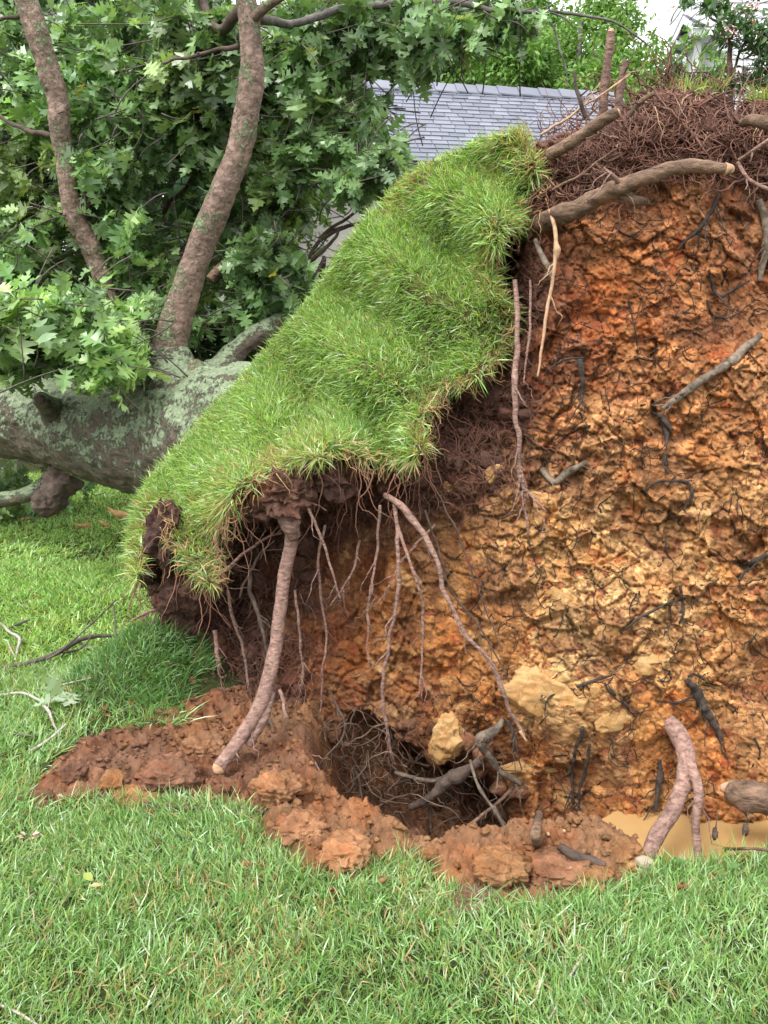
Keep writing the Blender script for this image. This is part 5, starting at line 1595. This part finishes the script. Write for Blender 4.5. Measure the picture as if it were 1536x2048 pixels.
# left hollow: roots under the turf
for q, (pts, r0) in enumerate([([(500, 1150, 3.75), (520, 1230, 3.66), (540, 1330, 3.6)], 5), ([(455, 1180, 3.8), (480, 1290, 3.72), (500, 1370, 3.7)], 4), ([(560, 1380, 3.6), (575, 1440, 3.46), (610, 1500, 3.36), (645, 1560, 3.25)], 4.5),
                               ([(540, 1440, 3.5), (560, 1500, 3.36), (590, 1560, 3.24), (640, 1600, 3.12)], 5), ([(350, 1240, 3.95), (310, 1225, 3.9), (265, 1247, 3.86)], 4.5), ([(395, 1170, 3.62), (450, 1140, 3.6), (520, 1085, 3.58), (560, 1070, 3.58)], 3.4),
                               ([(480, 1195, 3.66), (510, 1120, 3.6), (545, 1085, 3.56)], 3), ([(430, 1260, 3.85), (440, 1330, 3.8), (450, 1390, 3.78)], 5), ([(590, 1180, 3.66), (600, 1290, 3.64), (610, 1380, 3.62)], 3),
                               ([(660, 1380, 3.6), (690, 1460, 3.55), (640, 1530, 3.4)], 3), ([(870, 1050, 3.6), (800, 1130, 3.55), (770, 1200, 3.52)], 2.6), ([(720, 1080, 3.6), (700, 1150, 3.58), (660, 1210, 3.56)], 2.6)]):
    root(pts, [r0, r0 * 0.9, r0 * 0.5], M['root'] if q % 3 else M['dark_bark'], 50, 8, 0.25, 400 + q * 7, 0.02, forks=6)


def walk_tubes(n_t, starts, steps, step_px, rad, drift, jitter, off, mat_col, colour_var=0.35, free=0.0, npts=12, Y=None):
    """many thin curly rootlets at once, wandering over the soil from their starts"""
    x, y = starts[:, 0].copy(), starts[:, 1].copy()
    ang = rng.uniform(0, 2 * PI, n_t)
    tgt = drift
    o = np.zeros(n_t)
    pts = []
    L = step_px * (0.5 + rng.random(n_t))
    for k in range(npts):
        yy = ysoil(x, y) if Y is None else Y
        pts.append(at(x, y, yy - off - o))
        ang = ang + jitter * rng.normal(size=n_t)
        x = x + np.cos(ang) * L + (tgt[0] * L if tgt else 0)
        y = y + np.sin(ang) * L + (tgt[1] * L if tgt else 0)
        o = np.clip(o + free * rng.normal(size=n_t), -0.01, 0.14)
    P = np.stack(pts, 1)
    r = rad * (0.5 + rng.random(n_t))[:, None] * np.linspace(1.15, 0.35, npts)[None]
    V, fs = tubes(P, r, 5)
    c = np.repeat(np.asarray(mat_col)[None] * (1 - colour_var + 2 * colour_var * rng.random((n_t, 1))), npts * 5 + 2, 0)
    return V, fs, c


def in_poly(n, poly):
    P = np.array(poly, float)
    out = []
    while sum(len(o) for o in out) < n:
        q = rng.uniform(P.min(0), P.max(0), (n * 2, 2))
        out.append(q[poly_sdf(q[:, 0], q[:, 1], P) > 0])
    return np.concatenate(out)[:n]


TOPZ = [(1060, 300), (1150, 262), (1260, 215), (1310, 172), (1400, 170), (1480, 215), (1600, 185), (1700, 260), (1700, 360), (1480, 345), (1300, 340), (1150, 390), (1080, 420), (1050, 350)]
SEAM = [(1000, 430), (1060, 450), (1080, 560), (1050, 720), (1050, 900), (1000, 1010), (880, 1000), (840, 930), (880, 800), (990, 700), (985, 520)]
LEFTZ = [(300, 1060), (460, 1010), (560, 950), (830, 930), (860, 1000), (700, 1050), (640, 1100), (610, 1400), (520, 1470), (400, 1420), (330, 1300), (310, 1180)]
FACE = [(1080, 470), (1500, 350), (1800, 420), (1800, 1620), (1100, 1620), (900, 1450), (880, 1150), (1050, 950)]
HOLEZ = [(640, 1440), (760, 1420), (1000, 1480), (1060, 1620), (950, 1660), (760, 1640), (640, 1580)]
RED, BRN, BLK, PAL = (0.125, 0.057, 0.038), (0.19, 0.105, 0.065), (0.030, 0.022, 0.018), (0.36, 0.22, 0.14)
parts = [walk_tubes(1150, in_poly(1150, TOPZ), 0, 9, 0.0026, None, 0.75, 0.012, RED, free=0.02, npts=11),
         walk_tubes(220, in_poly(220, TOPZ), 0, 13, 0.0042, None, 0.5, 0.02, RED, free=0.025, npts=11),
         walk_tubes(160, in_poly(160, TOPZ), 0, 9, 0.0022, (0, -0.5), 0.7, 0.01, PAL, free=0.02, npts=9),
         walk_tubes(420, in_poly(420, SEAM), 0, 9, 0.0021, (0, 0.35), 0.7, 0.012, RED, free=0.012, npts=10),
         walk_tubes(520, in_poly(520, LEFTZ), 0, 10, 0.0022, (0, 0.5), 0.65, 0.015, (0.12, 0.058, 0.042), free=0.02, npts=11),
         walk_tubes(200, in_poly(200, LEFTZ), 0, 10, 0.0018, (0, 0.5), 0.65, 0.02, BRN, free=0.02, npts=11),
         walk_tubes(900, in_poly(900, FACE), 0, 7.5, 0.0017, None, 0.55, 0.003, BLK, free=0.004, npts=11),
         walk_tubes(170, in_poly(170, FACE), 0, 10, 0.0030, (0.1, 0.3), 0.6, 0.004, BLK, free=0.004, npts=9),
         walk_tubes(120, in_poly(120, FACE), 0, 10, 0.0014, None, 0.5, 0.008, RED, free=0.006, npts=10),
         walk_tubes(170, in_poly(170, HOLEZ), 0, 9, 0.0024, (0, 0.3), 0.6, 0.0, (0.11, 0.058, 0.036), free=0.03, npts=10, Y=3.58 + 0.35 * rng.random(170)),
         walk_tubes(70, in_poly(70, HOLEZ), 0, 15, 0.0055, (0.1, 0.2), 0.45, 0.0, (0.10, 0.065, 0.045), free=0.03, npts=10, Y=3.56 + 0.4 * rng.random(70)),
         walk_tubes(60, in_poly(60, HOLEZ), 0, 12, 0.002, (0.1, 0.3), 0.45, 0.0, (0.17, 0.115, 0.08), free=0.03, npts=10, Y=3.5 + 0.3 * rng.random(60))]
# rootlets hanging free from the turf edge
e = BP[(BP[:, 0] < 1010) & (BP[:, 1] > 780)]
pick = e[rng.integers(0, len(e), 150)]
x, y, yy = pick[:, 0] + rng.normal(size=150) * 8, pick[:, 1] + rng.uniform(-5, 25, 150), pick[:, 2] + rng.uniform(0.02, 0.12, 150)
Ln = 40 + 150 * rng.random(150) ** 2
pts = []
ang = rng.normal(size=150) * 0.25
for k in range(13):
    pts.append(at(x, y, yy))
    ang = ang * 0.85 + 0.28 * rng.normal(size=150)
    x = x + np.sin(ang) * Ln / 12
    y = y + np.cos(ang) * Ln / 12
V, fs = tubes(np.stack(pts, 1), 0.0022 * (0.4 + rng.random(150))[:, None] * np.linspace(1.2, 0.4, 13)[None], 5)
parts.append((V, fs, np.repeat(np.array([(0.22, 0.11, 0.075)]) * (0.6 + 0.9 * rng.random((150, 1))), 13 * 5 + 2, 0)))
# pale dead stolons at the torn turf edge
n = 420
pick = BP[rng.integers(0, len(BP), n)]
x, y = pick[:, 0] + rng.normal(size=n) * 9, pick[:, 1] + rng.normal(size=n) * 9
yy = pick[:, 2] - 0.03 + 0.05 * rng.random(n)
ang = rng.uniform(0, 2 * PI, n)
pts = []
for k in range(8):
    pts.append(at(x, y, yy))
    ang = ang + 0.6 * rng.normal(size=n)
    x = x + np.cos(ang) * 6
    y = y + np.sin(ang) * 6 + 1.5
    yy = yy + 0.012 * rng.normal(size=n)
V, fs = tubes(np.stack(pts, 1), 0.0018 * (0.4 + rng.random(n))[:, None] * np.linspace(1.2, 0.4, 8)[None], 5)
parts.append((V, fs, np.repeat(np.array([(0.40, 0.25, 0.12)]) * (0.4 + 0.9 * rng.random((n, 1))), 8 * 5 + 2, 0)))
V, fs, cc = merge(parts)
obj('fine_roots', mesh('fine_roots', V, fs, M['fine_root'], cc), PLATE, kind='stuff')


# ------------------------------------------------------------------ stones set in the clay
def plate_stone(px, py, wpx, hpx, seed, push=0.02, thick=0.5, label=None, facet=0.9):
    Y = float(ysoil(px, py))
    c = at(px, py, Y + 0.012 - push)
    w, h = wpx * Y / F_PX / 2, hpx * Y / F_PX / 2
    V, fs = lump((0, 0, 0), (w, min(w, h) * thick, h), seed, 0.75, 0.22, facet, ICO5)
    V = V * (1 + 0.10 * fbm(V, 30, 4, seed, ridge=True))[:, None]
    obj('stone', mesh('stone', V + c, fs, M['stone']), PLATE, label)


for k, a in enumerate([(1300, 1332, 90, 62, -0.005), (1232, 1436, 110, 66, -0.005), (1082, 1385, 160, 125, -0.02), (1192, 1380, 34, 34, 0.005), (898, 1478, 86, 112, 0.03), (1245, 1340, 60, 50, -0.012), (1150, 1400, 80, 70, -0.015), (985, 948, 40, 46, 0.01), (900, 975, 44, 40, 0.01), (1130, 1215, 90, 70, -0.02), (1060, 1540, 110, 30, 0.0), (1390, 1030, 60, 44, -0.012), (1220, 1270, 90, 60, -0.018)]):
    plate_stone(a[0], a[1], a[2], a[3], 500 + k, a[4], label='large pale block of clay stone over the hollow' if k == 4 else None)


# ------------------------------------------------------------------ clods of topsoil clinging to the plate
def plate_clods():
    parts = []
    for (poly, n, r0, colr) in ((LEFTZ, 150, 0.035, (0.085, 0.040, 0.028)), (SEAM, 80, 0.026, (0.08, 0.038, 0.027)), (TOPZ, 100, 0.022, (0.085, 0.04, 0.028)), (HOLEZ, 60, 0.035, (0.16, 0.075, 0.04))):
        q = in_poly(n, poly)
        for k in range(n):
            r = r0 * (0.4 + 1.0 * rng.random())
            c = at(q[k, 0], q[k, 1], float(ysoil(q[k, 0], q[k, 1])) - r * 0.2)
            V, fs = lump(c, (r * (0.8 + 0.5 * rng.random()), r * 0.8, r * (0.7 + 0.5 * rng.random())), int(rng.integers(1, 9999)), 0.7, 0.25, 0.5, ICO3)
            parts.append((V, fs, np.array(colr) * (0.7 + 0.7 * rng.random())))
    V, fs, cc = merge(parts)
    obj('clinging_soil', mesh('clinging_soil', V, fs, M['soil'], cc), PLATE, kind='stuff')


plate_clods()
# turf lip clods: the soil hanging under the front edge of the sod
for k, (px, py, Y, w, h, d, colr) in enumerate([(575, 985, 3.52, 110, 75, 0.12, (0.095, 0.045, 0.03)), (520, 1000, 3.60, 80, 60, 0.10, (0.075, 0.036, 0.026)), (660, 965, 3.60, 90, 60, 0.1, (0.075, 0.036, 0.026)), (330, 1080, 3.84, 60, 120, 0.10, (0.06, 0.03, 0.023)), (380, 1190, 3.88, 110, 90, 0.1, (0.075, 0.036, 0.026)), (1072, 352, 3.93, 50, 80, 0.08, (0.12, 0.055, 0.04)), (1100, 322, 3.92, 50, 60, 0.08, (0.115, 0.052, 0.036)),
                                                (355, 1260, 4.0, 90, 100, 0.12, (0.08, 0.038, 0.027)), (300, 1130, 3.96, 50, 70, 0.08, (0.05, 0.027, 0.02))]):
    c = at(px, py, Y)
    V, fs = lump((0, 0, 0), (w * Y / F_PX / 2, d, h * Y / F_PX / 2), 600 + k, 0.6, 0.25, 0.3, ICO5)
    V = V * (1 + 0.35 * fbm(V, 14, 4, k, ridge=True) + 0.22 * fbm(V, 45, 4, k + 3, ridge=True))[:, None] + 0.02 * np.stack([fbm(V, 25, 3, 1), fbm(V, 25, 3, 2), fbm(V, 25, 3, 3)], -1)
    obj('soil_lump', mesh('soil_lump', V + c, fs, M['soil'], np.array(colr)[None] * (1 + 0.4 * fbm(V, 20, 3, 5))[:, None]), PLATE)


# ------------------------------------------------------------------ loose things on the mud and the lawn
def gz(x, y):
    m = poly_sdf(np.array([x]), np.array([y]), MUD_W)
    return float(mud_z(np.array([x]), np.array([y]))[0]) if m[0] > 0 else float(lawn_z(np.array([x]), np.array([y]))[0])


def gpoint(px, py, lift=0.0):
    p = on_ground(px, py)
    for _ in range(6):
        p = on_ground(px, py, gz(p[0], p[1]) + lift)
    return p


def clod(px, py, wpx, hpx, seed, colr, label, facet=0.5, name='clay_clod', cat='clod', group='loose clods of clay', rough=0.5, depth=0.9):
    p = gpoint(px, py + hpx * 0.3)
    k = p[1] / F_PX
    V, fs = lump((0, 0, 0), (wpx * k / 2, wpx * k / 2 * depth, hpx * k / 2 * 0.9), seed, rough, 0.12, facet, ICO5)
    V = V * (1 + (0.30 if facet < 0.8 else 0.08) * fbm(V, 26, 4, seed, ridge=True) + 0.25 * fbm(V, 11, 3, seed + 1) + 0.16 * fbm(V, 75, 4, seed + 2, ridge=True))[:, None] + 0.008 * np.stack([fbm(V, 60, 3, 1), fbm(V, 60, 3, 2), fbm(V, 60, 3, 3)], -1)
    V = V + p + [0, 0, hpx * k * 0.02]
    single(name, mesh(name, V, fs, M['mud'], np.array(colr)[None] * (1 + 0.3 * fbm(V, 12, 3, 7))[:, None]), label, cat, group)


CL = (0.225, 0.110, 0.047)
DK = (0.115, 0.054, 0.032)
clod(238, 1552, 84, 92, 701, CL, 'smooth upright orange clay block on the left mud bank', 0.9, rough=0.35)
clod(270, 1590, 92, 44, 702, CL, 'flat orange clay lump in front of the upright block', 0.7)
clod(150, 1535, 60, 50, 703, DK, 'dark crumbly clod at the left tip of the mud bank')
clod(85, 1580, 60, 36, 704, DK, 'small dark clod lying in grass at the mud tip')
clod(410, 1480, 110, 60, 705, (0.20, 0.10, 0.05), 'brown lump below the grassy hump beside the thick root')
clod(435, 1375, 70, 55, 706, (0.22, 0.105, 0.055), 'round brown lump against the dark soil above the hump')
clod(1245, 1690, 90, 60, 707, CL, 'rounded clay lump by the foot of the forked root')
clod(690, 1690, 130, 70, 708, (0.27, 0.13, 0.06), 'large rough lump on the rim left of the hollow')
clod(1000, 1715, 120, 60, 709, CL, 'pale orange lump on the rim in front of the hollow')
clod(1110, 1725, 140, 62, 710, (0.20, 0.095, 0.05), 'dark ridged lump in the middle of the front bank')
clod(940, 1780, 120, 50, 711, (0.15, 0.085, 0.06), 'dark lump at the front foot of the bank in the grass')
clod(1180, 1745, 110, 50, 712, CL, 'low clay lump right of the dark ridged one')
clod(860, 1700, 80, 60, 713, CL, 'pointed clay lump on the rim below the hollow')
clod(600, 1640, 110, 50, 714, (0.25, 0.12, 0.058), 'brown lump where the left bank meets the rim')
clod(330, 1535, 120, 56, 715, (0.15, 0.07, 0.04), 'wide dark lump behind the orange block')
clod(560, 1560, 100, 60, 716, (0.24, 0.115, 0.055), 'brown lump behind the broken root end')
clod(215, 1612, 34, 18, 717, (0.30, 0.2, 0.12), 'tiny pale clod on the long dark stick')


def crumbs():
    parts = []
    n = 1900
    x = rng.uniform(-1.7, 1.7, n * 5)
    y = rng.uniform(2.35, 4.2, n * 5)
    s = poly_sdf(x, y, MUD_W)
    p = poly_sdf(x, y, PIT_W)
    ok = (s > -0.05 - 0.12 * rng.random(n * 5) ** 3) & (p < 0.10)
    x, y = x[ok][:n], y[ok][:n]
    z = np.where(s[ok][:n] > 0, mud_z(x, y), lawn_z(x, y) + 0.012)
    for k in range(len(x)):
        r = 0.0035 + 0.013 * rng.random() ** 2.4
        V, fs = lump((x[k], y[k], z[k] + r * 0.3), (r * (0.8 + 0.6 * rng.random()), r, r * 0.75), int(rng.integers(1, 9999)), 1.1, 0.9, 0.8, ICO2)
        parts.append((V, fs, (np.array(CL) * 0.85 if x[k] > -0.45 or rng.random() < 0.15 else np.array(DK) * 1.2) * (0.8 + 0.4 * rng.random())))
    V, fs, cc = merge(parts)
    obj('mud_crumbs', mesh('mud_crumbs', V, fs, M['mud'], cc), kind='stuff', label='small clay crumbs scattered over the mud bank', cat='soil')


ICO2 = ico(2)
crumbs()


def twig(pts, rad_px, mat, label, group=None, seed=0, side=(), name='twig', cat='twig', lifts=0.012, leaf_at=(), n=40):
    """a twig lying on the lawn; pts in (px, py[, lift])"""
    P = np.array([gpoint(p[0], p[1], p[2] if len(p) > 2 else lifts) for p in pts])
    c = catmull(P, n)
    c = c + 0.008 * np.stack([fbm(c, 9, 3, seed), fbm(c, 9, 3, seed + 1), 0.4 * fbm(c, 9, 3, seed + 2)], -1)
    rr = lerp_list(rad_px, n) * c[:, 1] / F_PX
    V, fs = tubes(c, rr, 8, 0.2, seed, 30)
    parts = [(V, fs, None)]
    for sp in side:
        Q_ = catmull(np.array([gpoint(p[0], p[1], p[2] if len(p) > 2 else lifts) for p in sp]), 20)
        Q_ = Q_ + 0.006 * np.stack([fbm(Q_, 12, 3, seed + 5), fbm(Q_, 12, 3, seed + 6), 0.4 * fbm(Q_, 12, 3, seed + 7)], -1)
        V, fs = tubes(Q_, np.linspace(0.6, 0.3, 20) * rr.mean(), 6, 0.2, seed, 30)
        parts.append((V, fs, None))
    V, fs, _ = merge(parts)
    if not leaf_at:
        return single(name, mesh(name, V, fs, mat), label, cat, group)
    t = empty(name, tuple(float(v) for v in P[0]), label, cat, group)
    obj('stem', mesh('stem', V, fs, mat), t)
    for (px, py, sz, colr) in leaf_at:
        p = gpoint(px, py, 0.025)
        ax = rng.normal(size=(1, 3)) * [1, 1, 0.1]
        V, fs, cc = leaves(OAK, p[None], ax, np.array([[0, -0.2, 1.0]]) + 0.25 * rng.normal(size=(1, 3)), np.array([sz]), np.array([colr]))
        obj('leaf', mesh('leaf', V, fs, M['leaf'], cc), t)


g = 'twigs on the lawn at the left'
PG = (0.30, 0.40, 0.24)
twig([(-30, 1345), (0, 1338), (60, 1325, 0.03), (115, 1305, 0.05), (160, 1280, 0.06), (200, 1272, 0.06), (250, 1271, 0.04)], [3.5, 4, 5, 6, 5, 4.5, 3], M['twig'], 'long dark twig arching over the lawn beside the plate', g, 801,
     side=[[(115, 1305, 0.05), (160, 1298, 0.04), (185, 1270, 0.09)], [(60, 1325, 0.03), (110, 1310, 0.05), (175, 1255, 0.14), (232, 1200, 0.2)], [(140, 1290, 0.05), (120, 1318, 0.01)], [(232, 1285, 0.04), (230, 1240, 0.1), (226, 1205, 0.16)], [(248, 1285, 0.03), (210, 1305, 0.02), (185, 1330, 0.02)]],
     leaf_at=[(165, 1300, 0.13, PG), (188, 1318, 0.12, PG), (150, 1315, 0.10, (0.2, 0.3, 0.13)), (205, 1325, 0.10, PG), (95, 1302, 0.09, (0.10, 0.2, 0.05))])
twig([(-20, 1396), (0, 1391), (45, 1387, 0.03), (75, 1400, 0.04), (95, 1418, 0.04), (103, 1440, 0.02), (115, 1462, 0.0)], [3, 3, 3, 3.2, 3.5, 3, 2], M['grey_twig'], 'pale grey forked twig on the lawn', g, 802, side=[[(95, 1418, 0.04), (100, 1400, 0.07), (104, 1392, 0.09)]])
twig([(0, 1246), (20, 1264, 0.03), (38, 1275, 0.05), (36, 1295, 0.03), (30, 1322, 0.0)], [3, 3, 3.4, 3, 2.5], M['grey_twig'], 'grey crooked twig near the frame edge beyond the dark twig', g, 803, side=[[(30, 1315, 0.01), (20, 1295, 0.04), (14, 1280, 0.06)]])
twig([(20, 1256, 0.02), (45, 1245, 0.04), (60, 1240, 0.06)], [2.2, 3, 2], M['twig'], 'short dark twig beside the grey crooked one', g, 804)
twig([(-10, 1458), (40, 1470), (85, 1471)], [2.5, 3, 2], M['twig'], 'thin dark twig below the forked pale one', g, 805)
twig([(62, 1503), (85, 1488, 0.03), (110, 1470, 0.05), (132, 1448, 0.06)], [3.2, 3.4, 3, 2], M['grey_twig'], 'slanting grey brown twig at the foot of the grassy hump', g, 806)
twig([(70, 1378), (120, 1370, 0.03), (180, 1356, 0.04)], [1.6, 1.8, 1.2], M['grey_twig'], 'thin pale twig with wilted leaves before the hump', g, 807, leaf_at=[(130, 1392, 0.13, PG), (145, 1402, 0.12, PG), (118, 1400, 0.11, PG), (150, 1385, 0.11, (0.33, 0.40, 0.27)), (140, 1370, 0.07, (0.45, 0.33, 0.15))])
twig([(120, 1600), (200, 1592, 0.02), (260, 1603, 0.02), (330, 1613, 0.02), (400, 1616, 0.02), (470, 1619, 0.015), (530, 1622, 0.01)], [2, 3.5, 4, 4.5, 4, 4, 2.5], M['dark_bark'], 'long dark brown stick along the front of the mud bank', 'sticks on the lawn', 808)
g = 'sticks on the lawn'
twig([(-20, 2004), (0, 2010), (40, 2025), (85, 2056)], [3, 3.2, 3, 2.4], M['grey_twig'], 'pale curved twig in the near left corner', g, 809)
twig([(86, 1984), (82, 2010), (80, 2046)], [2, 2.2, 2], M['grey_twig'], 'thin pale upright twig in the near left corner', g, 810)
twig([(1166, 1914), (1152, 1938), (1138, 1962)], [2.2, 3.6, 3], M['grey_twig'], 'whitish stick in the grass in front of the bank', g, 811)
twig([(1114, 2003), (1108, 2022), (1098, 2040)], [2, 3, 2], M['grey_twig'], 'short whitish stick at the bottom frame edge', g, 812)
twig([(245, 1864), (265, 1870), (282, 1875)], [2, 3, 2], M['twig'], 'small dark stick in the lawn', g, 813)
twig([(1115, 1728, 0.02), (1150, 1742, 0.03), (1172, 1765, 0.03), (1186, 1785, 0.02)], [3, 4, 4, 2.5], M['pale_root'], 'pale broken root lying on the front bank', g, 814)
twig([(1055, 1772, 0.02), (1095, 1764, 0.03), (1135, 1762, 0.03)], [2, 2.4, 1.6], M['brown_root'], 'thin reddish rootlet lying on the front bank', g, 815)
twig([(705, 1700, 0.03), (722, 1684, 0.03), (738, 1668, 0.03)], [4, 6, 5], M['brown_root'], 'short brown stick on the rim left of the hollow', g, 816)
twig([(1300, 1716, 0.03), (1350, 1712, 0.04), (1420, 1698, 0.05), (1480, 1698, 0.06), (1560, 1702, 0.05)], [3, 4, 4.5, 3.5, 3], M['brown_root'], 'brown root lying across the puddle edge', g, 817, side=[[(1410, 1700, 0.05), (1440, 1670, 0.12), (1470, 1640, 0.2)]])
twig([(1070, 1690, 0.0), (1074, 1655, 0.09), (1080, 1622, 0.17)], [13, 10, 7], M['brown_root'], 'short brown broken stump upright on the mud rim in front of the clay', 'broken roots on the rim', 818, side=[[(1066, 1655, 0.08), (1062, 1635, 0.12)]], n=24, name='root_stump', cat='root')
twig([(1096, 1668, 0.03), (1104, 1640, 0.1), (1111, 1616, 0.16), (1120, 1630, 0.12), (1130, 1662, 0.03)], [3.5, 4.5, 5, 4.5, 3.5], M['pale_root'], 'pale bent root like an upturned v beside the short stump', 'broken roots on the rim', 819, name='bent_root', cat='root')
twig([(1118, 1690, 0.03), (1150, 1712, 0.04), (1210, 1730, 0.04)], [8, 13, 8], M['dark_bark'], 'dark brown root chunk in the front bank', 'broken roots on the rim', 820, name='root_chunk', cat='root')
for px, py in ((1430, 1668), (1491, 1660)):
    p = gpoint(px, py + 30, 0.0)
    p = at(px, py, 2.80)
    V, fs = lump((0, 0, 0), (0.010, 0.010, 0.022), px, 0.6, 0.5, 0, ICO3)
    st_, sf = tubes(catmull([p + [0, 0, 0.015], p + [0.003, 0, 0.05], at(px + 6, py - 42, 2.84)], 12), np.full(12, 0.0018), 5)
    V, fs, _ = merge([(V + p, fs, None), (st_, sf, None)])
    obj('root_tip', mesh('root_tip', V, fs, M['dark_bark']), TREE)

# loose stone, petal, leaves, splinters
p = gpoint(1288, 1735, 0.0)
V, fs = lump((0, 0, 0), (0.035, 0.03, 0.018), 901, 0.4, 0.05, 0.8)
single('flat_stone', mesh('flat_stone', V + p + [0, 0, 0.02], fs, plain_material('grey_stone', (0.25, 0.19, 0.14), (0.40, 0.31, 0.24), 30)), 'small flat grey stone at the foot of the forked root', 'stone')
p = gpoint(62, 1674, 0.02)
n = 14
V, fs, cc = leaves(SIMPLE, p + rng.normal(size=(n, 3)) * [0.010, 0.010, 0.006], rng.normal(size=(n, 3)), rng.normal(size=(n, 3)) + [0, 0, 1], np.full(n, 0.024), np.ones((n, 3)))
single('fallen_blossom', mesh('fallen_blossom', V, fs, M['petal']), 'small pink blossom fallen on the lawn', 'flower')
for px, py, sz, colr, lab in ((185, 1762, 0.055, (0.30, 0.36, 0.07), 'yellow green fallen leaf in the near lawn'), (205, 1770, 0.04, (0.42, 0.33, 0.12), 'small straw coloured leaf beside the yellow green one'), (75, 1888, 0.03, (0.06, 0.03, 0.025), 'small dark curled leaf in the near lawn'),
                              (1480, 1730, 0.05, (0.10, 0.2, 0.05), 'green leaf at the puddle edge'), (1340, 1722, 0.06, (0.07, 0.16, 0.03), 'green leaf floating by the forked root'), (115, 1590, 0.03, (0.35, 0.38, 0.2), 'tiny pale leaf on the mud tip')):
    p = gpoint(px, py, 0.035)
    V, fs, cc = leaves(SIMPLE, p[None], np.array([[rng.normal(), rng.normal(), 0.2]]), np.array([[0.1, -0.5, 1.0]]), np.array([sz]), np.array([colr]))
    single('fallen_leaf', mesh('fallen_leaf', V, fs, M['leaf'], cc), lab, 'leaf', 'single leaves on the ground')
for k, (px, py, w, lab) in enumerate([(25, 1028, 40, 'orange split wood flake by the broken stub under the trunk'), (50, 1036, 30, 'orange splinter beside the split flake'), (108, 1018, 26, 'pale splinter right of the broken stub'), (165, 1050, 36, 'thin flat splinter on the lawn under the trunk'), (208, 1045, 30, 'upright orange splinter under the trunk'), (236, 1030, 54, 'large orange slab of split wood next to the turf')]):
    p = on_ground(px, py + 8)
    k_ = p[1] / F_PX
    rg = np.random.default_rng(920 + k)
    ang, up_ = rg.uniform(0, PI), 0.5 if w > 45 or 'upright' in lab else 0.15
    ax = unit(np.array([math.cos(ang), 0.4 * math.sin(ang), up_]))
    L = w * k_
    prof = [np.array([t_ * L, (0.22 * L) * (1 - 0.8 * t_) * (1 if q == 0 else -1) * (0.6 + 0.6 * rg.random())]) for q in (0, 1) for t_ in ((0, 0.35, 0.7, 1.0) if q == 0 else (0.85, 0.5, 0.2))]
    sd_ = unit(np.cross(ax, [0, -1, 0.3]))
    V, fs = prism([ax * a_[0] - ax * L / 2 + sd_ * a_[1] for a_ in prof], np.cross(ax, sd_) * 0.018)
    V = V + [0, 0, L * 0.2 - 0.05]
    single('wood_splinter', mesh('wood_splinter', V + p + [0, 0, 0.05], fs, M['wood']), lab, 'splinter', 'splinters under the trunk')
